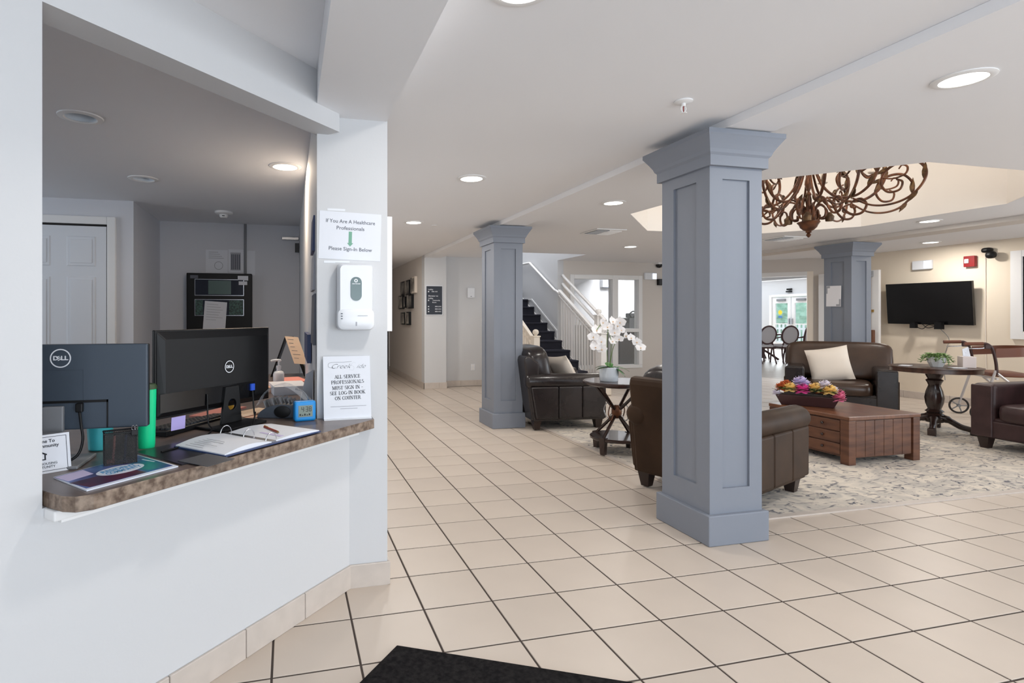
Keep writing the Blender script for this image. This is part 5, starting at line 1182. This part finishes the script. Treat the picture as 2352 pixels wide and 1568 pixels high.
sc4 = thing('wall_speaker', 'small black speaker on the wall below the dome camera', 'speaker', (7.03,9.41,1.84)); B(-.03,.09,-.07,-.0005,0,.12).build('cabinet', 'black', sc4, bevel=.008); B(-.02,.08,-.074,-.069,.01,.11).build('grille', 'darkgrey', sc4)
sc5 = thing('wall_speaker', 'black speaker on the wall left of the dining doorway', 'speaker', (8.26,8.52,2.06), -PI/4); B(-.09,.06,-.10,-.001,0,.15).build('cabinet', 'black', sc5, bevel=.008); B(-.08,.05,-.104,-.099,.01,.14).build('grille', 'darkgrey', sc5)
nb = thing('paper_notice', 'white notice with torn floral border taped on the far column', 'notice', (7.329,6.075,1.37), -PI/2)
q = MB(); q.M = rot('Y', 1.0); q.box(-.107,.107,-.0015,-.0003,0,.285); q.build('sheet', 'cushion_white', nb)
for a in ((-.105,-.085,.18,.28),(-.09,-.05,.255,.283),(.08,.105,.005,.10),(.04,.085,.004,.03)): B(a[0],a[1],-.0022,-.0014,a[2],a[3]).build('border_print', 'ink_light', nb)
ol = thing('wall_outlet', 'white electrical outlet low on the wall left of the stairs', 'outlet', (3.18,9.302,.275)); B(-.038,.038,-.008,-.0004,0,.115).build('plate', 'white_plastic', ol, bevel=.003); B(-.018,.018,-.011,-.0075,.015,.05).build('socket', 'trimw', ol); B(-.018,.018,-.011,-.0075,.065,.10).build('socket', 'trimw', ol)
wbx = thing('wall_thermostat', 'white box sensor on the wall between pilaster and grey column', 'sensor', (3.137,9.302,1.56)); B(-.066,.066,-.035,-.0004,0,.176).build('cover', 'white_plastic', wbx, bevel=.008); B(-.01,.01,-.037,-.034,.02,.03).build('indicator', 'ink_grey', wbx)
dsn = thing('directory_sign', 'black directory sign with white lettering on the pilaster', 'sign', (2.415,9.10,1.265))
B(-.150,.150,-.012,-.0004,-.012,.493).build('backing', 'white_plastic', dsn); B(-.138,.138,-.016,-.0115,0,.481).build('face', 'signdark', dsn)
Md = frame((0,-.0164,.24),(1,0,0),(0,0,1))
for s_,x,z,sz,w in (('Lobby',-.065,.185,.032,.085),('100-110',.0,.148,.026,.10),('Elevator to',-.02,.075,.032,.17),('Lobby',-.065,.035,.032,.085),('Community',.035,0,.026,.13),('Room',.0,-.035,.026,.07),('200-215',.065,-.105,.026,.11),('300-315',.065,-.148,.026,.11),('400-415',.065,-.19,.026,.11)):
    text('lettering', s_, 'white_plastic', dsn, Md @ tr(x,z,0), sz, width=w, bold=.0004)
for z in (.148,0,-.105,-.148,-.19): 
    q = MB(); q.M = Md; q.box(-.112,-.092,z-.010,z+.010,0,.0004); q.build('pictogram', 'white_plastic', dsn)
FR = [(10.95,10.56,1.66,1.92),(10.53,10.12,1.64,1.92),(10.0,9.65,1.66,1.95),(11.19,10.75,1.38,1.65),(10.64,10.51,1.40,1.62),(10.33,9.91,1.38,1.64),(10.93,10.55,1.07,1.31),(10.47,10.14,1.07,1.32)]
FL = ['dark framed photo, first in the top row on the corridor wall','dark framed photo, second in the top row on the corridor wall','pale framed photo, last in the top row nearest the pilaster','framed photo, first in the middle row on the corridor wall','narrow framed photo in the middle of the middle row','framed photo with dark edge, last in the middle row','framed photo, left of the bottom pair on the corridor wall','framed photo, right of the bottom pair on the corridor wall']
for k,((ya,yb,za,zb),lb) in enumerate(zip(FR,FL)):
    t = thing('framed_photo', lb, 'picture', (2.245,(ya+yb)/2,za), -PI/2, 'framed photographs on the corridor wall'); w_ = (ya-yb)/2; h_ = zb-za
    B(-w_,w_,-.045,-.0004,0,h_).build('frame', 'black' if k not in (2,) else 'cushion', t); B(-w_+.03,w_-.03,-.048,-.044,.025,h_-.025).build('photo', ('photo_dark','photo_light')[k in (2,3,4,6,7)], t)
    B(-w_+.006,-w_*.35,-.0485,-.0445,.006,h_-.006).build('print_edge', 'photo_light' if k%2 else 'photo_dark', t)
# television
tv = thing('television', 'black flat television tilted on the cream wall with hanging cables', 'television', (9.15,6.07,1.42), -PI/2)
q = MB(); q.M = tr(0,-.10,0) @ rot('Y', .6) @ rot('X', 5); q.box(-.555,.555,-.02,.025,-.305,.305); q.build('panel', 'tv', tv, bevel=.004)
q = MB(); q.M = tr(0,-.10,0) @ rot('Y', .6) @ rot('X', 5); q.box(-.545,.545,-.0215,-.0195,-.290,.296); q.build('screen', 'tv', tv)
B(-.20,.20,-.07,-.0005,-.15,.15).build('wall_mount', 'darkgrey', tv)
for a in ((-.20,-.13,-.36,-.28),(.12,.21,-.37,-.27)): B(a[0],a[1],-.16,-.10,a[2],a[3]).build('cable_box', 'black', tv)
MB().tube(cr([(-.15,-.13,-.33),(-.05,-.13,-.37),(.03,-.13,-.31),(.12,-.13,-.33)],6),.005,6).build('cable', 'black', tv, smooth=60); MB().tube(cr([(-.05,-.13,-.30),(.02,-.13,-.355),(.14,-.13,-.32)],6),.005,6).build('cable', 'black', tv, smooth=60)
MB().tube(cr([(.17,-.12,-.36),(.22,-.03,-.5),(.18,-.01,-.65),(.14,-.01,-.82),(.16,-.01,-1.1)],6),.004,6).build('power_cord', 'midgrey', tv, smooth=60)
# open door leaf by the television
dl = struct(B(8.985,9.03,6.71,7.72,.012,1.965).build('door_4', 'trimw'), 'cream door leaf standing open beside the far column')
B(8.955,8.986,6.79,6.85,1.86,1.95).build('latch_case', 'silver', dl); MB().cyl((8.968,6.82,1.86),(8.968,6.82,1.0),.010,n=8).build('vertical_rod', 'brass', dl); B(8.93,8.986,6.76,6.87,.76,1.02).build('panic_device', 'wood_coffee_top', dl, bevel=.01); MB().tube([(8.95,6.86,.90),(8.95,6.97,.905)],.012,8).build('lever', 'silver', dl)
B(8.97,8.986,6.78,6.82,1.30,1.34).build('guide', 'brass', dl)
# ------------------------------------------------------------------ dining room
dd = struct(MB().box(17.93,18.05,15.60,15.70,0,2.03).build('door_5', 'trimw'), 'white glazed double doors at the far end of the dining room')
B(17.93,18.05,17.34,17.44,0,2.03).build('frame_post', 'trimw', dd); B(17.93,18.05,15.70,17.34,1.96,2.05).build('frame_head', 'trimw', dd)
for y0,y1,lb in ((15.71,16.50,'r'),(16.54,17.33,'l')):
    lf = B(17.97,18.02,y0,y0+.13,.01,1.95).build('door_stile', 'trimw', dd); B(17.97,18.02,y1-.13,y1,.01,1.95).build('door_stile', 'trimw', dd)
    B(17.97,18.02,y0+.13,y1-.13,1.72,1.95).build('door_rail', 'trimw', dd); B(17.97,18.02,y0+.13,y1-.13,.01,.25).build('door_rail', 'trimw', dd); B(17.97,18.02,y0+.13,y1-.13,.93,.97).build('door_rail', 'trimw', dd)
    B(17.99,17.996,y0+.13,y1-.13,.25,1.72).build('pane', 'glass', dd); B(17.90,17.97,(y0+y1)/2-.2,(y0+y1)/2+.15,1.80,1.88).build('closer', 'midgrey', dd)
B(17.90,17.97,16.545,16.60,.95,1.15).build('pull_handle', 'silver', dd); B(17.90,17.97,16.44,16.495,.95,1.15).build('pull_handle', 'silver', dd)
MB().cyl((17.985,17.0,1.38),(17.989,17.0,1.38),.085,n=20).build('round_sticker', 'sticker_yellow', dd); B(17.985,17.989,16.92,17.08,1.18,1.24).build('square_sticker', 'sticker_blue', dd)
exs = thing('exit_sensor', 'small black motion sensor above the glazed double doors', 'sensor', (18.0,16.6,2.12), -PI/2); B(-.10,.10,-.08,-.0005,0,.05).build('bracket', 'black', exs); B(-.07,.10,-.08,-.0005,.08,.14).build('sensor', 'black', exs)
def dining_chair(label, x, y, ang):
    t = thing('dining_chair', label, 'chair', (x, y, 0), math.radians(ang), 'oval-backed dining chairs')
    MB().ell((0,0,.46),(.24,.24,.045),4,20,8).build('seat', 'seat_cream', t, smooth=50); B(-.23,.23,-.23,.23,.39,.425).build('seat_frame', 'wood_chair', t, bevel=.02)
    q = MB(); q.M = tr(-.25,0,.745) @ rot('Y', -10); P = [(0,.21*math.cos(2*PI*k/28),.235*math.sin(2*PI*k/28)) for k in range(29)]; q.tube(P,.022,8,cap=False); q.build('back_frame', 'wood_chair', t, smooth=60)
    q = MB(); q.M = tr(-.25,0,.745) @ rot('Y', -10); q.ell((0,0,0),(.025,.20,.225),2.2,20,10); q.build('back_pad', 'seat_cream', t, smooth=60)
    for s_ in (-1,1):
        MB().tube(cr([(-.215,s_*.13,.56),(-.20,s_*.17,.42),(-.22,s_*.18,.22),(-.30,s_*.19,0)],5),[.02]*11+[.018]*5,7).build('rear_leg', 'wood_chair', t, smooth=60)
        MB().tube(cr([(.19,s_*.19,.42),(.22,s_*.20,.22),(.24,s_*.21,0)],5),.02,7).build('front_leg', 'wood_chair', t, smooth=60)
        MB().tube(cr([(-.24,s_*.20,.70),(-.08,s_*.25,.66),(.12,s_*.25,.63),(.15,s_*.24,.45)],5),.016,7).build('arm', 'wood_chair', t, smooth=60)
    return t
c0 = dining_chair('oval-backed dining chair in the middle of the dining doorway view', 12.74, 11.93, 76)
CH = [('oval-backed dining chair leftmost in the dining doorway view',12.18,12.07,78),('oval-backed dining chair rightmost in the doorway, turned sideways',13.20,12.0,120),('oval-backed dining chair behind the table, left',12.55,13.75,-104),('oval-backed dining chair behind the table, right',13.5,13.55,-108)]
for lb,x,y,a in CH: copy_tree(c0, None, lb, (x,y,0), math.radians(a))
dt = thing('dining_table', 'dark dining table between the oval-backed chairs', 'table', (12.98,12.88,0), math.radians(-14))
MB().ell((0,0,.73),(.75,.45,.022),6,32,6).build('tabletop', 'wood_chair', dt, smooth=40); MB().lathe([(.09,.06),(.06,.15),(.09,.35),(.05,.5),(.10,.71)],16).build('pedestal', 'wood_chair', dt, smooth=50)
for k in range(4): q = MB(); q.M = rot('Z', 45+90*k); q.tube(cr([(.03,0,.30),(.22,0,.18),(.42,0,.03)],5),.03,8); q.build('leg', 'wood_chair', dt, smooth=50)
nph = tag(MB().lathe([(0,0),(.035,0),(.02,.05),(.045,.12),(.0,.13)],12).build('purple_ornament', 'sticky_purple', None, smooth=50, loc=(12.85,12.80,.752)), 'small purple ornament on the dining table', 'ornament')
# outside the double doors
for k,(x,y,s_,nm,lb) in enumerate(((24,23.3,1.1,'bush','low green bush seen through the left glass of the dining doors'),(24,20.8,1.1,'bush','low green bush seen through the right glass of the dining doors'),(29,27.6,1.9,'tree','taller pale green tree behind the left outdoor bush'),(29,23.6,1.9,'tree','taller pale green tree behind the right outdoor bush'))):
    bm = bmesh.new(); bmesh.ops.create_icosphere(bm, subdivisions=4, radius=s_)
    rr = random.Random(k)
    for v in bm.verts: v.co *= 1+rr.uniform(-.14,.10)
    me = bpy.data.meshes.new('foliage'); bm.to_mesh(me); bm.free()
    t = thing(nm, lb, nm, (x,y,-.1), 0, 'greenery outside the dining room'); link('foliage', me, 'hedge', t, loc=(0,0,s_*(.95 if nm == 'bush' else 1.25))); MB().cyl((0,0,0),(0,0,s_*.6),.08,n=8).build('stem', 'soil', t)
fn = thing('white_fence', 'white picket fence outside the dining room doors', 'fence', (21.5,0,-.1))
B(-.03,.03,15.5,22.5,.75,.83).build('rail', 'fence_white', fn); B(-.03,.03,15.5,22.5,.15,.23).build('rail', 'fence_white', fn)
pme = B(-.02,.02,-.04,.04,0,1.0).mesh('picket')
for k in range(35): link('picket', pme, 'fence_white', fn, loc=(.045,15.6+k*.2,0))
